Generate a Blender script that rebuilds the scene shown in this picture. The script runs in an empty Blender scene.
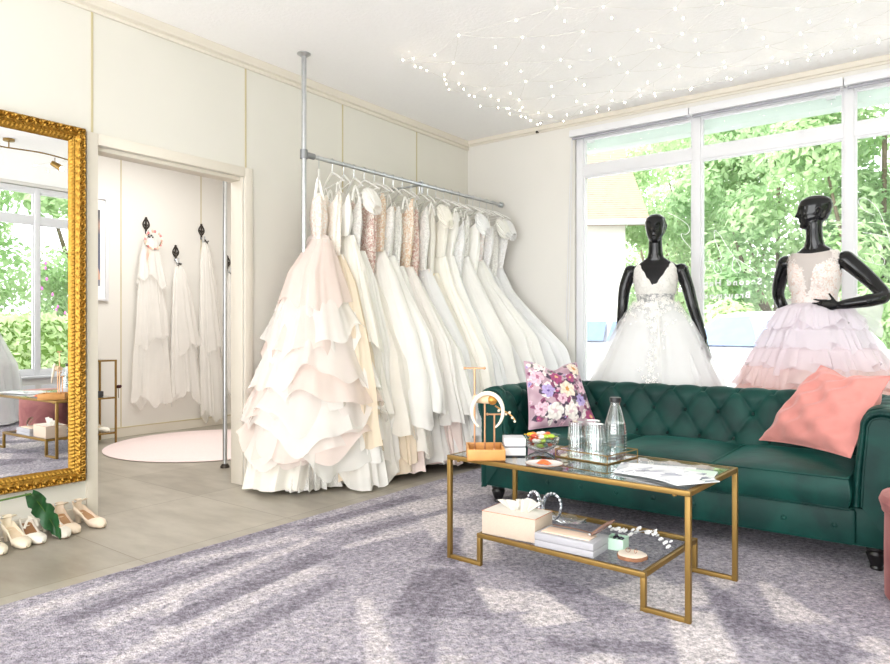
import bpy, bmesh, math, random
from mathutils import Vector, Matrix, noise as mnoise
import numpy as np
PI = math.pi
S = bpy.context.scene
COL = S.collection
R = math.radians
rnd = random.Random(7)

# ------------------------------------------------------------------ helpers
def link(o, parent=None):
    COL.objects.link(o)
    if parent is not None:
        o.parent = parent
    return o

def tag(o, label=None, cat=None, group=None, kind=None):
    if label: o['label'] = label
    if cat: o['category'] = cat
    if group: o['group'] = group
    if kind: o['kind'] = kind
    return o

def thing(name, label, cat, loc=(0, 0, 0), rz=0.0, group=None):
    o = bpy.data.objects.new(name, None)
    o.empty_display_size = 0.1
    link(o)
    o.location = loc
    o.rotation_euler = (0, 0, rz)
    return tag(o, label, cat, group)

def copy_tree(o, parent=None):
    c = o.copy()
    COL.objects.link(c)
    if parent is not None:
        c.parent = parent
    for ch in list(o.children):
        copy_tree(ch, c)
    return c

class MB:
    """collects shapes that become ONE mesh object"""
    def __init__(self):
        self.v = []; self.f = []
    def add(self, vs, fs, M=None):
        b = len(self.v)
        if M is not None:
            vs = [M @ Vector(p) for p in vs]
        self.v.extend([tuple(p) for p in vs])
        self.f.extend([tuple(i + b for i in f) for f in fs])
        return self
    def box(self, c, s, bev=0.0, rz=0.0, M=None, seg=2):
        bm = bmesh.new()
        bmesh.ops.create_cube(bm, size=1.0)
        bmesh.ops.scale(bm, vec=s, verts=bm.verts)
        if bev > 0:
            bev = min(bev, 0.49 * min(s))
            bmesh.ops.bevel(bm, geom=list(bm.edges), offset=bev, segments=seg, profile=0.5, affect='EDGES')
        bm.verts.index_update()
        T = Matrix.Translation(c) @ Matrix.Rotation(rz, 4, 'Z')
        if M is not None: T = M @ T
        self.add([v.co.copy() for v in bm.verts], [[v.index for v in f.verts] for f in bm.faces], T)
        bm.free()
        return self
    def span(self, a, b, bev=0.0, M=None):
        c = [(a[i] + b[i]) / 2 for i in range(3)]
        s = [abs(b[i] - a[i]) for i in range(3)]
        return self.box(c, s, bev, 0, M)
    def tube(self, pts, r, n=8, caps=True, M=None, flat=1.0):
        pts = [Vector(p) for p in pts]
        m = len(pts)
        rs = r if isinstance(r, (list, tuple)) else [r] * m
        vs = []; fs = []
        up = Vector((0, 0, 1))
        d0 = (pts[1] - pts[0]).normalized()
        if abs(d0.dot(up)) > 0.9: up = Vector((1, 0, 0))
        nrm = (up - d0 * up.dot(d0)).normalized()
        for i in range(m):
            d = (pts[min(i + 1, m - 1)] - pts[max(i - 1, 0)])
            if d.length < 1e-9: d = d0
            d = d.normalized()
            nrm = nrm - d * nrm.dot(d)
            if nrm.length < 1e-6: nrm = d.orthogonal()
            nrm.normalize()
            bn = d.cross(nrm)
            for k in range(n):
                a = 2 * PI * k / n
                vs.append(pts[i] + nrm * (math.cos(a) * rs[i] * flat) + bn * (math.sin(a) * rs[i]))
        for i in range(m - 1):
            for k in range(n):
                k2 = (k + 1) % n
                fs.append((i * n + k, i * n + k2, (i + 1) * n + k2, (i + 1) * n + k))
        if caps:
            fs.append(tuple(reversed(range(n))))
            fs.append(tuple((m - 1) * n + k for k in range(n)))
        return self.add(vs, fs, M)
    def lathe(self, prof, n=24, M=None, c=(0, 0, 0), rib=None):
        vs = []; fs = []
        for (r, z) in prof:
            for k in range(n):
                a = 2 * PI * k / n
                rr = r * (1 + (rib(a, z) if rib else 0))
                vs.append((c[0] + rr * math.cos(a), c[1] + rr * math.sin(a), c[2] + z))
        m = len(prof)
        for i in range(m - 1):
            for k in range(n):
                k2 = (k + 1) % n
                fs.append((i * n + k, i * n + k2, (i + 1) * n + k2, (i + 1) * n + k))
        if prof[0][0] > 1e-5: fs.append(tuple(reversed(range(n))))
        if prof[-1][0] > 1e-5: fs.append(tuple((m - 1) * n + k for k in range(n)))
        return self.add(vs, fs, M)
    def loft(self, rings, caps=True, M=None):
        n = len(rings[0]); m = len(rings); vs = [p for r in rings for p in r]; fs = []
        for i in range(m - 1):
            for k in range(n):
                k2 = (k + 1) % n
                fs.append((i * n + k, i * n + k2, (i + 1) * n + k2, (i + 1) * n + k))
        if caps:
            fs.append(tuple(reversed(range(n))))
            fs.append(tuple((m - 1) * n + k for k in range(n)))
        return self.add(vs, fs, M)
    def ball(self, c, r, n=10, M=None):
        if not isinstance(r, (tuple, list)): r = (r, r, r)
        rings = []
        m = max(4, n // 2)
        vs = [(c[0], c[1], c[2] - r[2])]; fs = []
        for i in range(1, m):
            p = -PI / 2 + PI * i / m
            for k in range(n):
                a = 2 * PI * k / n
                vs.append((c[0] + r[0] * math.cos(p) * math.cos(a), c[1] + r[1] * math.cos(p) * math.sin(a), c[2] + r[2] * math.sin(p)))
        vs.append((c[0], c[1], c[2] + r[2]))
        for k in range(n):
            fs.append((0, 1 + (k + 1) % n, 1 + k))
        for i in range(m - 2):
            for k in range(n):
                a = 1 + i * n + k; b = 1 + i * n + (k + 1) % n
                fs.append((a, b, b + n, a + n))
        t = len(vs) - 1; o = 1 + (m - 2) * n
        for k in range(n):
            fs.append((o + k, o + (k + 1) % n, t))
        return self.add(vs, fs, M)
    def grid(self, P, nu, nv, wrap=False, M=None):
        """P[(i,j)] rows i<nu, columns j<nv"""
        vs = [P(i, j) for i in range(nu) for j in range(nv)]
        fs = []
        for i in range(nu - 1):
            for j in range(nv if wrap else nv - 1):
                j2 = (j + 1) % nv
                fs.append((i * nv + j, i * nv + j2, (i + 1) * nv + j2, (i + 1) * nv + j))
        return self.add(vs, fs, M)
    def build(self, name, mat, parent=None, smooth=True, angle=35):
        me = bpy.data.meshes.new(name)
        me.from_pydata(self.v, [], self.f)
        me.update()
        if smooth:
            me.polygons.foreach_set('use_smooth', [True] * len(me.polygons))
            if angle: me.set_sharp_from_angle(angle=R(angle))
        o = bpy.data.objects.new(name, me)
        if mat is not None: me.materials.append(mat)
        return link(o, parent)

def structure(o):
    o['kind'] = 'structure'
    return o

def smoothstep(a, b, x):
    t = min(1.0, max(0.0, (x - a) / (b - a)))
    return t * t * (3 - 2 * t)

def lerp(a, b, t): return a + (b - a) * t

def interp(keys, t):
    """keys: [(t, v...)] -> smooth interpolated tuple"""
    if t <= keys[0][0]: return keys[0][1:]
    for a, b in zip(keys, keys[1:]):
        if t <= b[0]:
            u = (t - a[0]) / (b[0] - a[0])
            u = u * u * (3 - 2 * u) * 0.5 + u * 0.5
            return tuple(lerp(x, y, u) for x, y in zip(a[1:], b[1:]))
    return keys[-1][1:]

def catmull(pts, sub=6):
    pts = [Vector(p) for p in pts]
    out = []
    for i in range(len(pts) - 1):
        p0 = pts[max(i - 1, 0)]; p1 = pts[i]; p2 = pts[i + 1]; p3 = pts[min(i + 2, len(pts) - 1)]
        for k in range(sub):
            t = k / sub
            out.append(0.5 * ((2 * p1) + (p2 - p0) * t + (2 * p0 - 5 * p1 + 4 * p2 - p3) * t * t + (3 * p1 - p0 - 3 * p2 + p3) * t ** 3))
    out.append(pts[-1])
    return out

def srgb(r, g, b):
    f = lambda c: (c / 255 / 12.92) if c / 255 <= 0.04045 else ((c / 255 + 0.055) / 1.055) ** 2.4
    return (f(r), f(g), f(b), 1.0)

# ------------------------------------------------------------------ materials
def new_mat(name):
    m = bpy.data.materials.new(name)
    m.use_nodes = True
    nt = m.node_tree
    nt.nodes.clear()
    out = nt.nodes.new('ShaderNodeOutputMaterial')
    return m, nt, out

def N(nt, t, **kw):
    n = nt.nodes.new(t)
    for k, v in kw.items():
        if k.startswith('i_'):
            n.inputs[k[2:].replace('_', ' ')].default_value = v
        else:
            setattr(n, k, v)
    return n

def ramp(nt, fac, stops):
    r = N(nt, 'ShaderNodeValToRGB')
    el = r.color_ramp.elements
    el[0].position, el[0].color = stops[0]
    el[1].position, el[1].color = stops[-1]
    for p, c in stops[1:-1]:
        e = el.new(p); e.color = c
    nt.links.new(fac, r.inputs[0])
    return r.outputs[0]

def P(name, col, rough=0.5, metal=0.0, spec=0.5, var=0.06, vscale=6.0, bump=0.0, bscale=60.0, sheen=0.0, coat=0.0, trans=0.0, ior=1.45, emit=None, estr=0.0):
    """principled surface whose colour and relief come from procedural noise"""
    m, nt, out = new_mat(name)
    b = N(nt, 'ShaderNodeBsdfPrincipled')
    nt.links.new(b.outputs[0], out.inputs[0])
    tc = N(nt, 'ShaderNodeTexCoord')
    nz = N(nt, 'ShaderNodeTexNoise', i_Scale=vscale, i_Detail=3.0)
    nt.links.new(tc.outputs['Object'], nz.inputs['Vector'])
    c = col
    lo = tuple(max(0, x * (1 - var)) for x in c[:3]) + (1,)
    hi = tuple(min(1, x * (1 + var)) for x in c[:3]) + (1,)
    nt.links.new(ramp(nt, nz.outputs['Fac'], [(0.3, lo), (0.7, hi)]), b.inputs['Base Color'])
    b.inputs['Roughness'].default_value = rough
    b.inputs['Metallic'].default_value = metal
    b.inputs['Specular IOR Level'].default_value = spec
    b.inputs['IOR'].default_value = ior
    if sheen:
        b.inputs['Sheen Weight'].default_value = sheen
        b.inputs['Sheen Roughness'].default_value = 0.4
    if coat:
        b.inputs['Coat Weight'].default_value = coat
        b.inputs['Coat Roughness'].default_value = 0.05
    if trans: b.inputs['Transmission Weight'].default_value = trans
    if emit is not None:
        b.inputs['Emission Color'].default_value = emit
        b.inputs['Emission Strength'].default_value = estr
    if bump:
        n2 = N(nt, 'ShaderNodeTexNoise', i_Scale=bscale, i_Detail=3.0)
        nt.links.new(tc.outputs['Object'], n2.inputs['Vector'])
        bp = N(nt, 'ShaderNodeBump', i_Strength=bump, i_Distance=0.01)
        nt.links.new(n2.outputs['Fac'], bp.inputs['Height'])
        nt.links.new(bp.outputs[0], b.inputs['Normal'])
    return m

def cloth(name, col, alpha=1.0, trans=0.4, lace=0.0, under=None, fine=260.0, rough=0.8):
    """thin fabric: diffuse + translucent, with a see-through share for tulle and a lace relief"""
    m, nt, out = new_mat(name)
    d = N(nt, 'ShaderNodeBsdfDiffuse')
    t = N(nt, 'ShaderNodeBsdfTranslucent')
    mx = N(nt, 'ShaderNodeMixShader'); mx.inputs[0].default_value = trans
    nt.links.new(d.outputs[0], mx.inputs[1]); nt.links.new(t.outputs[0], mx.inputs[2])
    tc = N(nt, 'ShaderNodeTexCoord')
    if lace:
        vo = N(nt, 'ShaderNodeTexVoronoi', i_Scale=70.0)
        vo.feature = 'F1'
        nz = N(nt, 'ShaderNodeTexNoise', i_Scale=22.0, i_Detail=4.0)
        nt.links.new(tc.outputs['Object'], nz.inputs['Vector'])
        ad = N(nt, 'ShaderNodeVectorMath', operation='ADD')
        sc = N(nt, 'ShaderNodeVectorMath', operation='SCALE'); sc.inputs['Scale'].default_value = 0.09
        nt.links.new(nz.outputs['Color'], sc.inputs[0])
        nt.links.new(tc.outputs['Object'], ad.inputs[0]); nt.links.new(sc.outputs[0], ad.inputs[1])
        nt.links.new(ad.outputs[0], vo.inputs['Vector'])
        u = under or tuple(x * 0.82 for x in col[:3]) + (1,)
        cc = ramp(nt, vo.outputs['Distance'], [(0.22, col), (0.45, tuple(lerp(a, b, 0.4) for a, b in zip(col, u))), (0.75, u)])
        nt.links.new(cc, d.inputs[0]); nt.links.new(cc, t.inputs[0])
        bp = N(nt, 'ShaderNodeBump', i_Strength=0.7, i_Distance=0.004); bp.invert = True
        nt.links.new(vo.outputs['Distance'], bp.inputs['Height'])
        nt.links.new(bp.outputs[0], d.inputs['Normal'])
    else:
        nz = N(nt, 'ShaderNodeTexNoise', i_Scale=9.0, i_Detail=2.0)
        nt.links.new(tc.outputs['Object'], nz.inputs['Vector'])
        cc = ramp(nt, nz.outputs['Fac'], [(0.3, tuple(x * 0.965 for x in col[:3]) + (1,)), (0.7, col)])
        nt.links.new(cc, d.inputs[0]); nt.links.new(cc, t.inputs[0])
    last = mx.outputs[0]
    if alpha < 1.0:
        tr = N(nt, 'ShaderNodeBsdfTransparent')
        m2 = N(nt, 'ShaderNodeMixShader')
        m2.inputs[0].default_value = alpha
        nt.links.new(tr.outputs[0], m2.inputs[1]); nt.links.new(last, m2.inputs[2])
        last = m2.outputs[0]
    nt.links.new(last, out.inputs[0])
    return m

def thin_glass(name, tint=(1, 1, 1, 1), refl=1.0, rough=0.0, ior=1.5):
    m, nt, out = new_mat(name)
    tr = N(nt, 'ShaderNodeBsdfTransparent'); tr.inputs[0].default_value = tint
    gl = N(nt, 'ShaderNodeBsdfGlossy'); gl.inputs['Roughness'].default_value = rough
    fr = N(nt, 'ShaderNodeFresnel', i_IOR=ior)
    ge = N(nt, 'ShaderNodeNewGeometry')
    mm = N(nt, 'ShaderNodeMath', operation='MULTIPLY'); mm.inputs[1].default_value = refl
    inv = N(nt, 'ShaderNodeMath', operation='SUBTRACT'); inv.inputs[0].default_value = 1.0
    nt.links.new(ge.outputs['Backfacing'], inv.inputs[1])
    m3 = N(nt, 'ShaderNodeMath', operation='MULTIPLY')
    nt.links.new(fr.outputs[0], mm.inputs[0])
    nt.links.new(mm.outputs[0], m3.inputs[0]); nt.links.new(inv.outputs[0], m3.inputs[1])
    nz = N(nt, 'ShaderNodeTexNoise', i_Scale=1.5)
    bp = N(nt, 'ShaderNodeBump', i_Strength=0.02, i_Distance=0.002)
    nt.links.new(nz.outputs['Fac'], bp.inputs['Height']); nt.links.new(bp.outputs[0], gl.inputs['Normal'])
    mx = N(nt, 'ShaderNodeMixShader')
    nt.links.new(m3.outputs[0], mx.inputs[0])
    nt.links.new(tr.outputs[0], mx.inputs[1]); nt.links.new(gl.outputs[0], mx.inputs[2])
    nt.links.new(mx.outputs[0], out.inputs[0])
    return m

def vcol_mat(name, attr='Col', rough=0.8, bump=0.3, bscale=300.0, sheen=0.0, grain=0.0, gscale=120.0, bdist=0.003):
    m, nt, out = new_mat(name)
    b = N(nt, 'ShaderNodeBsdfPrincipled')
    a = N(nt, 'ShaderNodeVertexColor', layer_name=attr)
    if grain:
        tg = N(nt, 'ShaderNodeTexCoord'); ng = N(nt, 'ShaderNodeTexNoise', i_Scale=gscale, i_Detail=3.0, i_Roughness=0.7)
        nt.links.new(tg.outputs['Object'], ng.inputs['Vector'])
        lo, hi = 1 - grain, 1 + grain
        fac = N(nt, 'ShaderNodeMapRange'); fac.inputs[1].default_value = 0.32; fac.inputs[2].default_value = 0.68; fac.inputs[3].default_value = lo; fac.inputs[4].default_value = hi
        nt.links.new(ng.outputs['Fac'], fac.inputs[0])
        sc = N(nt, 'ShaderNodeVectorMath', operation='SCALE')
        nt.links.new(a.outputs['Color'], sc.inputs[0]); nt.links.new(fac.outputs[0], sc.inputs['Scale'])
        nt.links.new(sc.outputs[0], b.inputs['Base Color'])
    else:
        nt.links.new(a.outputs['Color'], b.inputs['Base Color'])
    b.inputs['Roughness'].default_value = rough
    if sheen: b.inputs['Sheen Weight'].default_value = sheen
    if bump:
        tc = N(nt, 'ShaderNodeTexCoord')
        nz = N(nt, 'ShaderNodeTexNoise', i_Scale=bscale, i_Detail=2.0)
        nt.links.new(tc.outputs['Object'], nz.inputs['Vector'])
        bp = N(nt, 'ShaderNodeBump', i_Strength=bump, i_Distance=bdist)
        nt.links.new(nz.outputs['Fac'], bp.inputs['Height'])
        nt.links.new(bp.outputs[0], b.inputs['Normal'])
    nt.links.new(b.outputs[0], out.inputs[0])
    return m

def set_vcol(o, cols, attr='Col'):
    ca = o.data.color_attributes.new(attr, 'FLOAT_COLOR', 'POINT')
    ca.data.foreach_set('color', np.asarray(cols, dtype=np.float32).ravel())

M = {}
M['wall'] = P('wall_paint', srgb(219, 216, 207), 0.75, var=0.015, vscale=2.0)
M['wall_white'] = P('white_wall_paint', srgb(224, 221, 215), 0.8, var=0.012, vscale=2.0)
M['ceiling'] = P('woodchip_ceiling', srgb(251, 250, 249), 0.9, var=0.01, vscale=40.0, bump=0.35, bscale=55.0)
M['trim'] = P('cream_trim', srgb(222, 215, 202), 0.5, var=0.012)
M['joint'] = P('ochre_joint_strip', srgb(198, 186, 150), 0.6, var=0.05)
M['pvc'] = P('white_window_plastic', srgb(226, 226, 229), 0.35, var=0.01)
M['steel'] = P('brushed_steel', srgb(200, 203, 206), 0.28, metal=1.0, var=0.06, vscale=30)
M['dark_metal'] = P('antique_dark_iron', srgb(74, 68, 62), 0.4, metal=0.8, var=0.2, vscale=40)
M['brass'] = P('brushed_brass', srgb(144, 114, 60), 0.42, metal=0.6, var=0.07, vscale=14)
M['gold'] = P('gilded_wood', srgb(170, 128, 50), 0.36, metal=0.7, var=0.22, vscale=45, bump=0.25, bscale=110)
M['black_gloss'] = P('black_gloss_lacquer', (0.006, 0.006, 0.007, 1), 0.09, var=0.2, spec=0.45)
M['black'] = P('black_turned_wood', (0.01, 0.009, 0.009, 1), 0.3, var=0.2)
M['glass'] = thin_glass('clear_table_glass', (0.95, 0.975, 0.97, 1), 1.8)
M['shelf_glass'] = thin_glass('clear_shelf_glass', (0.97, 0.985, 0.99, 1), 0.5)
M['pane'] = thin_glass('window_glass', (0.985, 0.99, 0.99, 1), 0.5)
M['glassware'] = thin_glass('glassware', (0.93, 0.955, 0.955, 1), 4.0)
M['water'] = thin_glass('clear_water', (0.86, 0.93, 0.93, 1), 2.5, ior=1.33)
M['mirror'] = P('silvered_mirror', (0.95, 0.96, 0.955, 1), 0.0, metal=1.0, var=0.002)
# ------------------------------------------------------------------ room shell
YW = 5.46       # window wall
XR = 5.45       # far right wall (seen in the mirror)
HC = 2.90
Y0 = -1.9
XB = -2.72      # back wall of the second room

def tile_floor():
    m, nt, out = new_mat('large_concrete_tiles')
    b = N(nt, 'ShaderNodeBsdfPrincipled')
    nt.links.new(b.outputs[0], out.inputs[0])
    tc = N(nt, 'ShaderNodeTexCoord')
    sep = N(nt, 'ShaderNodeSeparateXYZ')
    nt.links.new(tc.outputs['Object'], sep.inputs[0])
    masks = []
    cells = []
    for ax, off in (('X', 0.0), ('Y', 2.485)):
        a = N(nt, 'ShaderNodeMath', operation='SUBTRACT'); a.inputs[1].default_value = off - 0.86 * 40
        nt.links.new(sep.outputs[ax], a.inputs[0])
        d = N(nt, 'ShaderNodeMath', operation='DIVIDE'); d.inputs[1].default_value = 0.86
        nt.links.new(a.outputs[0], d.inputs[0])
        fl = N(nt, 'ShaderNodeMath', operation='FLOOR'); nt.links.new(d.outputs[0], fl.inputs[0])
        cells.append(fl.outputs[0])
        fr = N(nt, 'ShaderNodeMath', operation='PINGPONG'); fr.inputs[1].default_value = 0.5
        nt.links.new(d.outputs[0], fr.inputs[0])
        lt = N(nt, 'ShaderNodeMath', operation='LESS_THAN'); lt.inputs[1].default_value = 0.0028
        nt.links.new(fr.outputs[0], lt.inputs[0])
        masks.append(lt.outputs[0])
    mx = N(nt, 'ShaderNodeMath', operation='MAXIMUM')
    nt.links.new(masks[0], mx.inputs[0]); nt.links.new(masks[1], mx.inputs[1])
    cv = N(nt, 'ShaderNodeCombineXYZ')
    nt.links.new(cells[0], cv.inputs[0]); nt.links.new(cells[1], cv.inputs[1])
    wn = N(nt, 'ShaderNodeTexWhiteNoise'); nt.links.new(cv.outputs[0], wn.inputs['Vector'])
    nz = N(nt, 'ShaderNodeTexNoise', i_Scale=2.2, i_Detail=5.0, i_Roughness=0.6)
    mp = N(nt, 'ShaderNodeMapping'); mp.inputs['Scale'].default_value = (1, 2.6, 1)
    nt.links.new(tc.outputs['Object'], mp.inputs[0]); nt.links.new(mp.outputs[0], nz.inputs['Vector'])
    ad = N(nt, 'ShaderNodeMath', operation='MULTIPLY_ADD'); ad.inputs[1].default_value = 0.16
    nt.links.new(wn.outputs['Value'], ad.inputs[0]); nt.links.new(nz.outputs['Fac'], ad.inputs[2])
    base = ramp(nt, ad.outputs[0], [(0.36, srgb(137, 129, 116)), (0.78, srgb(168, 161, 148))])
    mc = N(nt, 'ShaderNodeMix', data_type='RGBA')
    nt.links.new(mx.outputs[0], mc.inputs['Factor'])
    nt.links.new(base, mc.inputs[6]); mc.inputs[7].default_value = srgb(118, 110, 96)
    nt.links.new(mc.outputs[2], b.inputs['Base Color'])
    b.inputs['Roughness'].default_value = 0.33
    b.inputs['Specular IOR Level'].default_value = 0.45
    return m

structure(MB().span((XB - 0.1, Y0, -0.1), (XR + 0.1, YW + 0.1, 0)).build('floor', tile_floor(), smooth=False))
structure(MB().span((XB - 0.1, Y0, HC), (XR + 0.1, YW + 0.1, HC + 0.12)).build('ceiling', M['ceiling'], smooth=False))

# left wall with the wide doorway
DL, DR, DH, TH = 1.856, 2.836, 2.08, 0.12
w = MB()
w.span((-TH, Y0, 0), (0, DL, HC))
w.span((-TH, DR, 0), (0, YW + 0.1, HC))
w.span((-TH, DL, DH), (0, DR, HC))
structure(w.build('wall_left', M['wall'], smooth=False))
# door casing and reveal
c = MB()
cw = 0.062
c.span((-TH - 0.012, DL - cw, 0), (0.014, DL, DH + cw), 0.003)
c.span((-TH - 0.012, DR, 0), (0.014, DR + cw, DH + cw), 0.003)
c.span((-TH - 0.012, DL, DH), (0.014, DR, DH + cw), 0.003)
structure(c.build('trim_1', M['trim'], smooth=True))
c = MB()
c.span((-TH - 0.014, DL - 0.001, 0), (-0.012, DL + 0.008, DH), 0.001)
c.span((-TH - 0.014, DR - 0.008, 0), (-0.012, DR + 0.001, DH), 0.001)
c.span((-TH - 0.014, DL, DH - 0.022), (-0.03, DR, DH + 0.001), 0.001)
structure(c.build('trim_2', M['trim'], smooth=True))
k = 3
for y in (1.828, 2.848):
    structure(MB().span((-0.004, y - 0.006, DH + cw + 0.003), (0.003, y + 0.006, 2.812)).build('trim_%d' % k, M['joint'], smooth=False)); k += 1
for y in (3.755, 4.667):
    structure(MB().span((-0.004, y - 0.006, 0.07), (0.003, y + 0.006, 2.812)).build('trim_%d' % k, M['joint'], smooth=False)); k += 1

def cornice(name, prof, p0, p1, inward, mat):
    """prof: (out from the wall, z); swept from p0 to p1"""
    p0 = Vector(p0); p1 = Vector(p1); n = Vector(inward)
    mb = MB()
    rings = [[p + n * a + Vector((0, 0, z)) for a, z in prof] for p in (p0, p1)]
    mb.loft(rings)
    return structure(mb.build(name, mat, smooth=False))

cornice('trim_%d' % k, [(0, 2.812), (0.014, 2.812), (0.018, 2.826), (0.010, 2.832), (0.010, 2.838), (0.026, 2.846), (0.026, 2.899), (0, 2.899)], (0, Y0, 0), (0, YW, 0), (1, 0, 0), M['trim']); k += 1
cornice('trim_%d' % k, [(0, 2.846), (0.012, 2.846), (0.016, 2.858), (0.03, 2.864), (0.034, 2.899), (0, 2.899)], (0.026, YW, 0), (XR, YW, 0), (0, -1, 0), M['trim']); k += 1
structure(MB().span((0, Y0, 0), (0.014, DL - cw, 0.075), 0.002).build('baseboard_left', M['trim'], smooth=False))
structure(MB().span((0, DR + cw, 0), (0.014, YW, 0.075), 0.002).build('baseboard_left_far', M['trim'], smooth=False))

# window wall
WX0, WZ0, WZ1 = 1.150, 0.52, 2.80
w = MB()
w.span((-TH, YW, 0), (WX0, YW + 0.14, HC))
w.span((WX0, YW, 0), (XR + 0.1, YW + 0.14, WZ0))
w.span((WX0, YW, WZ1), (XR + 0.1, YW + 0.14, HC))
w.span((5.36, YW, WZ0), (XR + 0.14, YW + 0.14, WZ1))
structure(w.build('wall_front', M['wall_white'], smooth=False))
structure(MB().span((0.014, YW - 0.014, 0), (5.44, YW, 0.075), 0.002).build('baseboard_front', M['trim'], smooth=False))

def window(name, cols, ylo, z0, z1, ztr, axis='x', off=0.0, blind=True):
    """white plastic window with bays between the column centres; one mesh per bay's pane"""
    fr = MB()
    if axis == 'x':
        bx = lambda a0, a1, d0, d1, b0, b1, mb, bev=0.004: mb.span((a0, ylo + d0, b0), (a1, ylo + d1, b1), bev)
    else:
        bx = lambda a0, a1, d0, d1, b0, b1, mb, bev=0.004: mb.span((ylo + d0, a0, b0), (ylo + d1, a1, b1), bev)
    mw = 0.031
    n = len(cols)
    for i, c_ in enumerate(cols):
        bx(c_ - mw, c_ + mw, 0, 0.07, z0 - 0.012, z1 + 0.002, fr)
    bx(cols[0] - mw + 0.004, cols[-1] + mw - 0.004, 0.004, 0.066, z0 - 0.01, z0 + 0.065, fr)
    bx(cols[0] - mw + 0.004, cols[-1] + mw - 0.004, 0.004, 0.066, z1 - 0.06, z1, fr)
    bx(cols[0] - mw + 0.004, cols[-1] + mw - 0.004, 0.012, 0.064, ztr - 0.045, ztr + 0.045, fr)
    # inner sash edge steps
    for a, b in zip(cols, cols[1:]):
        for (u, v) in ((z0 + 0.065, ztr - 0.045), (ztr + 0.045, z1 - 0.06)):
            bx(a + mw - 0.003, a + mw + 0.016, 0.02, 0.06, u - 0.003, v + 0.003, fr, 0.002)
            bx(b - mw - 0.016, b - mw + 0.003, 0.02, 0.06, u - 0.003, v + 0.003, fr, 0.002)
            bx(a + mw - 0.003, b - mw + 0.003, 0.022, 0.058, v - 0.016, v + 0.003, fr, 0.002)
            bx(a + mw - 0.003, b - mw + 0.003, 0.022, 0.058, u - 0.003, u + 0.016, fr, 0.002)
    o = structure(fr.build(name, M['pvc']))
    for a, b in zip(cols, cols[1:]):
        for (u, v) in ((z0 + 0.065, ztr - 0.045), (ztr + 0.045, z1 - 0.06)):
            pm = MB()
            bx(a + mw + 0.004, b - mw - 0.004, 0.038, 0.042, u, v, pm, 0)
            structure(pm.build('pane', M['pane'], o, smooth=False))
    return o

COLS = [1.187, 2.193, 3.237, 4.28, 5.32]
win1 = window('window_1', COLS, YW + 0.02, 0.53, 2.79, 2.445)
# window board
structure(MB().span((WX0 - 0.05, YW - 0.10, WZ0 - 0.03), (5.38, YW + 0.03, WZ0), 0.005).build('window_sill', M['pvc']))
# roller blind boxes above the panes
bl = [1.125, 2.159, 3.213, 4.28, 5.34]
for i, (a, b) in enumerate(zip(bl, bl[1:])):
    t = thing('roller_blind', ['white roller blind box above the window bay beside the dress rail corner', 'white roller blind box above the bay between the two headed mannequins', 'white roller blind box above the bay by the ruffled gown mannequin', 'white roller blind box above the last bay by the side wall'][i], 'blind', ((a + b) / 2, YW - 0.035, 2.737))
    L = b - a - 0.006
    mb = MB(); mb.box((0, 0, 0.03), (L, 0.062, 0.06), 0.006); mb.build('housing', M['pvc'], t)
    mb = MB(); mb.tube([(-L / 2 + 0.02, 0.0, -0.012), (L / 2 - 0.02, 0.0, -0.012)], 0.011, 10); mb.build('bottom_bar', P('grey_bar', srgb(160, 160, 168), 0.5), t)
# bead chain beside the first bay
ch = MB()
ch.tube([(1.135, YW - 0.03, 2.72), (1.10, YW - 0.012, 2.0), (1.075, YW - 0.01, 1.2), (1.09, YW - 0.02, 0.95), (1.11, YW - 0.03, 1.2), (1.128, YW - 0.03, 2.0), (1.145, YW - 0.03, 2.72)], 0.0035, 6)
tag(ch.build('blind_cord', M['pvc']), 'thin white blind cord hanging beside the window in the corner', 'cord')
# little hook on the cornice
hk = thing('ceiling_hook', 'tiny dark hook screwed to the cornice between dress rail and window', 'hook', (0.80, YW - 0.05, 2.845))
MB().ball((0, 0, 0), 0.012).build('knob', M['dark_metal'], hk)
MB().tube([(0, 0, 0), (0, 0.036, 0.004)], 0.004, 6).build('shank', M['dark_metal'], hk)

# right wall, seen in the mirror: french windows over white panelling
w = MB()
RY0, RY1 = 0.30, 4.66
w.span((XR, Y0, 0), (XR + 0.14, RY0, HC)); w.span((XR, RY1, 0), (XR + 0.14, YW + 0.14, HC))
w.span((XR, RY0, 0), (XR + 0.14, RY1, 0.47)); w.span((XR, RY0, 2.86), (XR + 0.14, RY1, HC))
structure(w.build('wall_right', M['wall_white'], smooth=False))
win2 = window('window_2', [0.35, 1.2, 2.05, 2.9, 3.75, 4.61], XR + 0.02, 0.48, 2.85, 2.44, axis='y')
pn = MB()
for a in np.arange(0.35, 4.5, 0.425):
    pn.span((XR - 0.016, a + 0.03, 0.10), (XR + 0.001, a + 0.39, 0.36), 0.006)
structure(pn.build('trim_%d' % k, M['pvc'])); k += 1
structure(MB().span((XR - 0.06, RY0, 0.45), (XR + 0.03, RY1, 0.475), 0.004).build('window_sill_side', M['pvc']))

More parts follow.
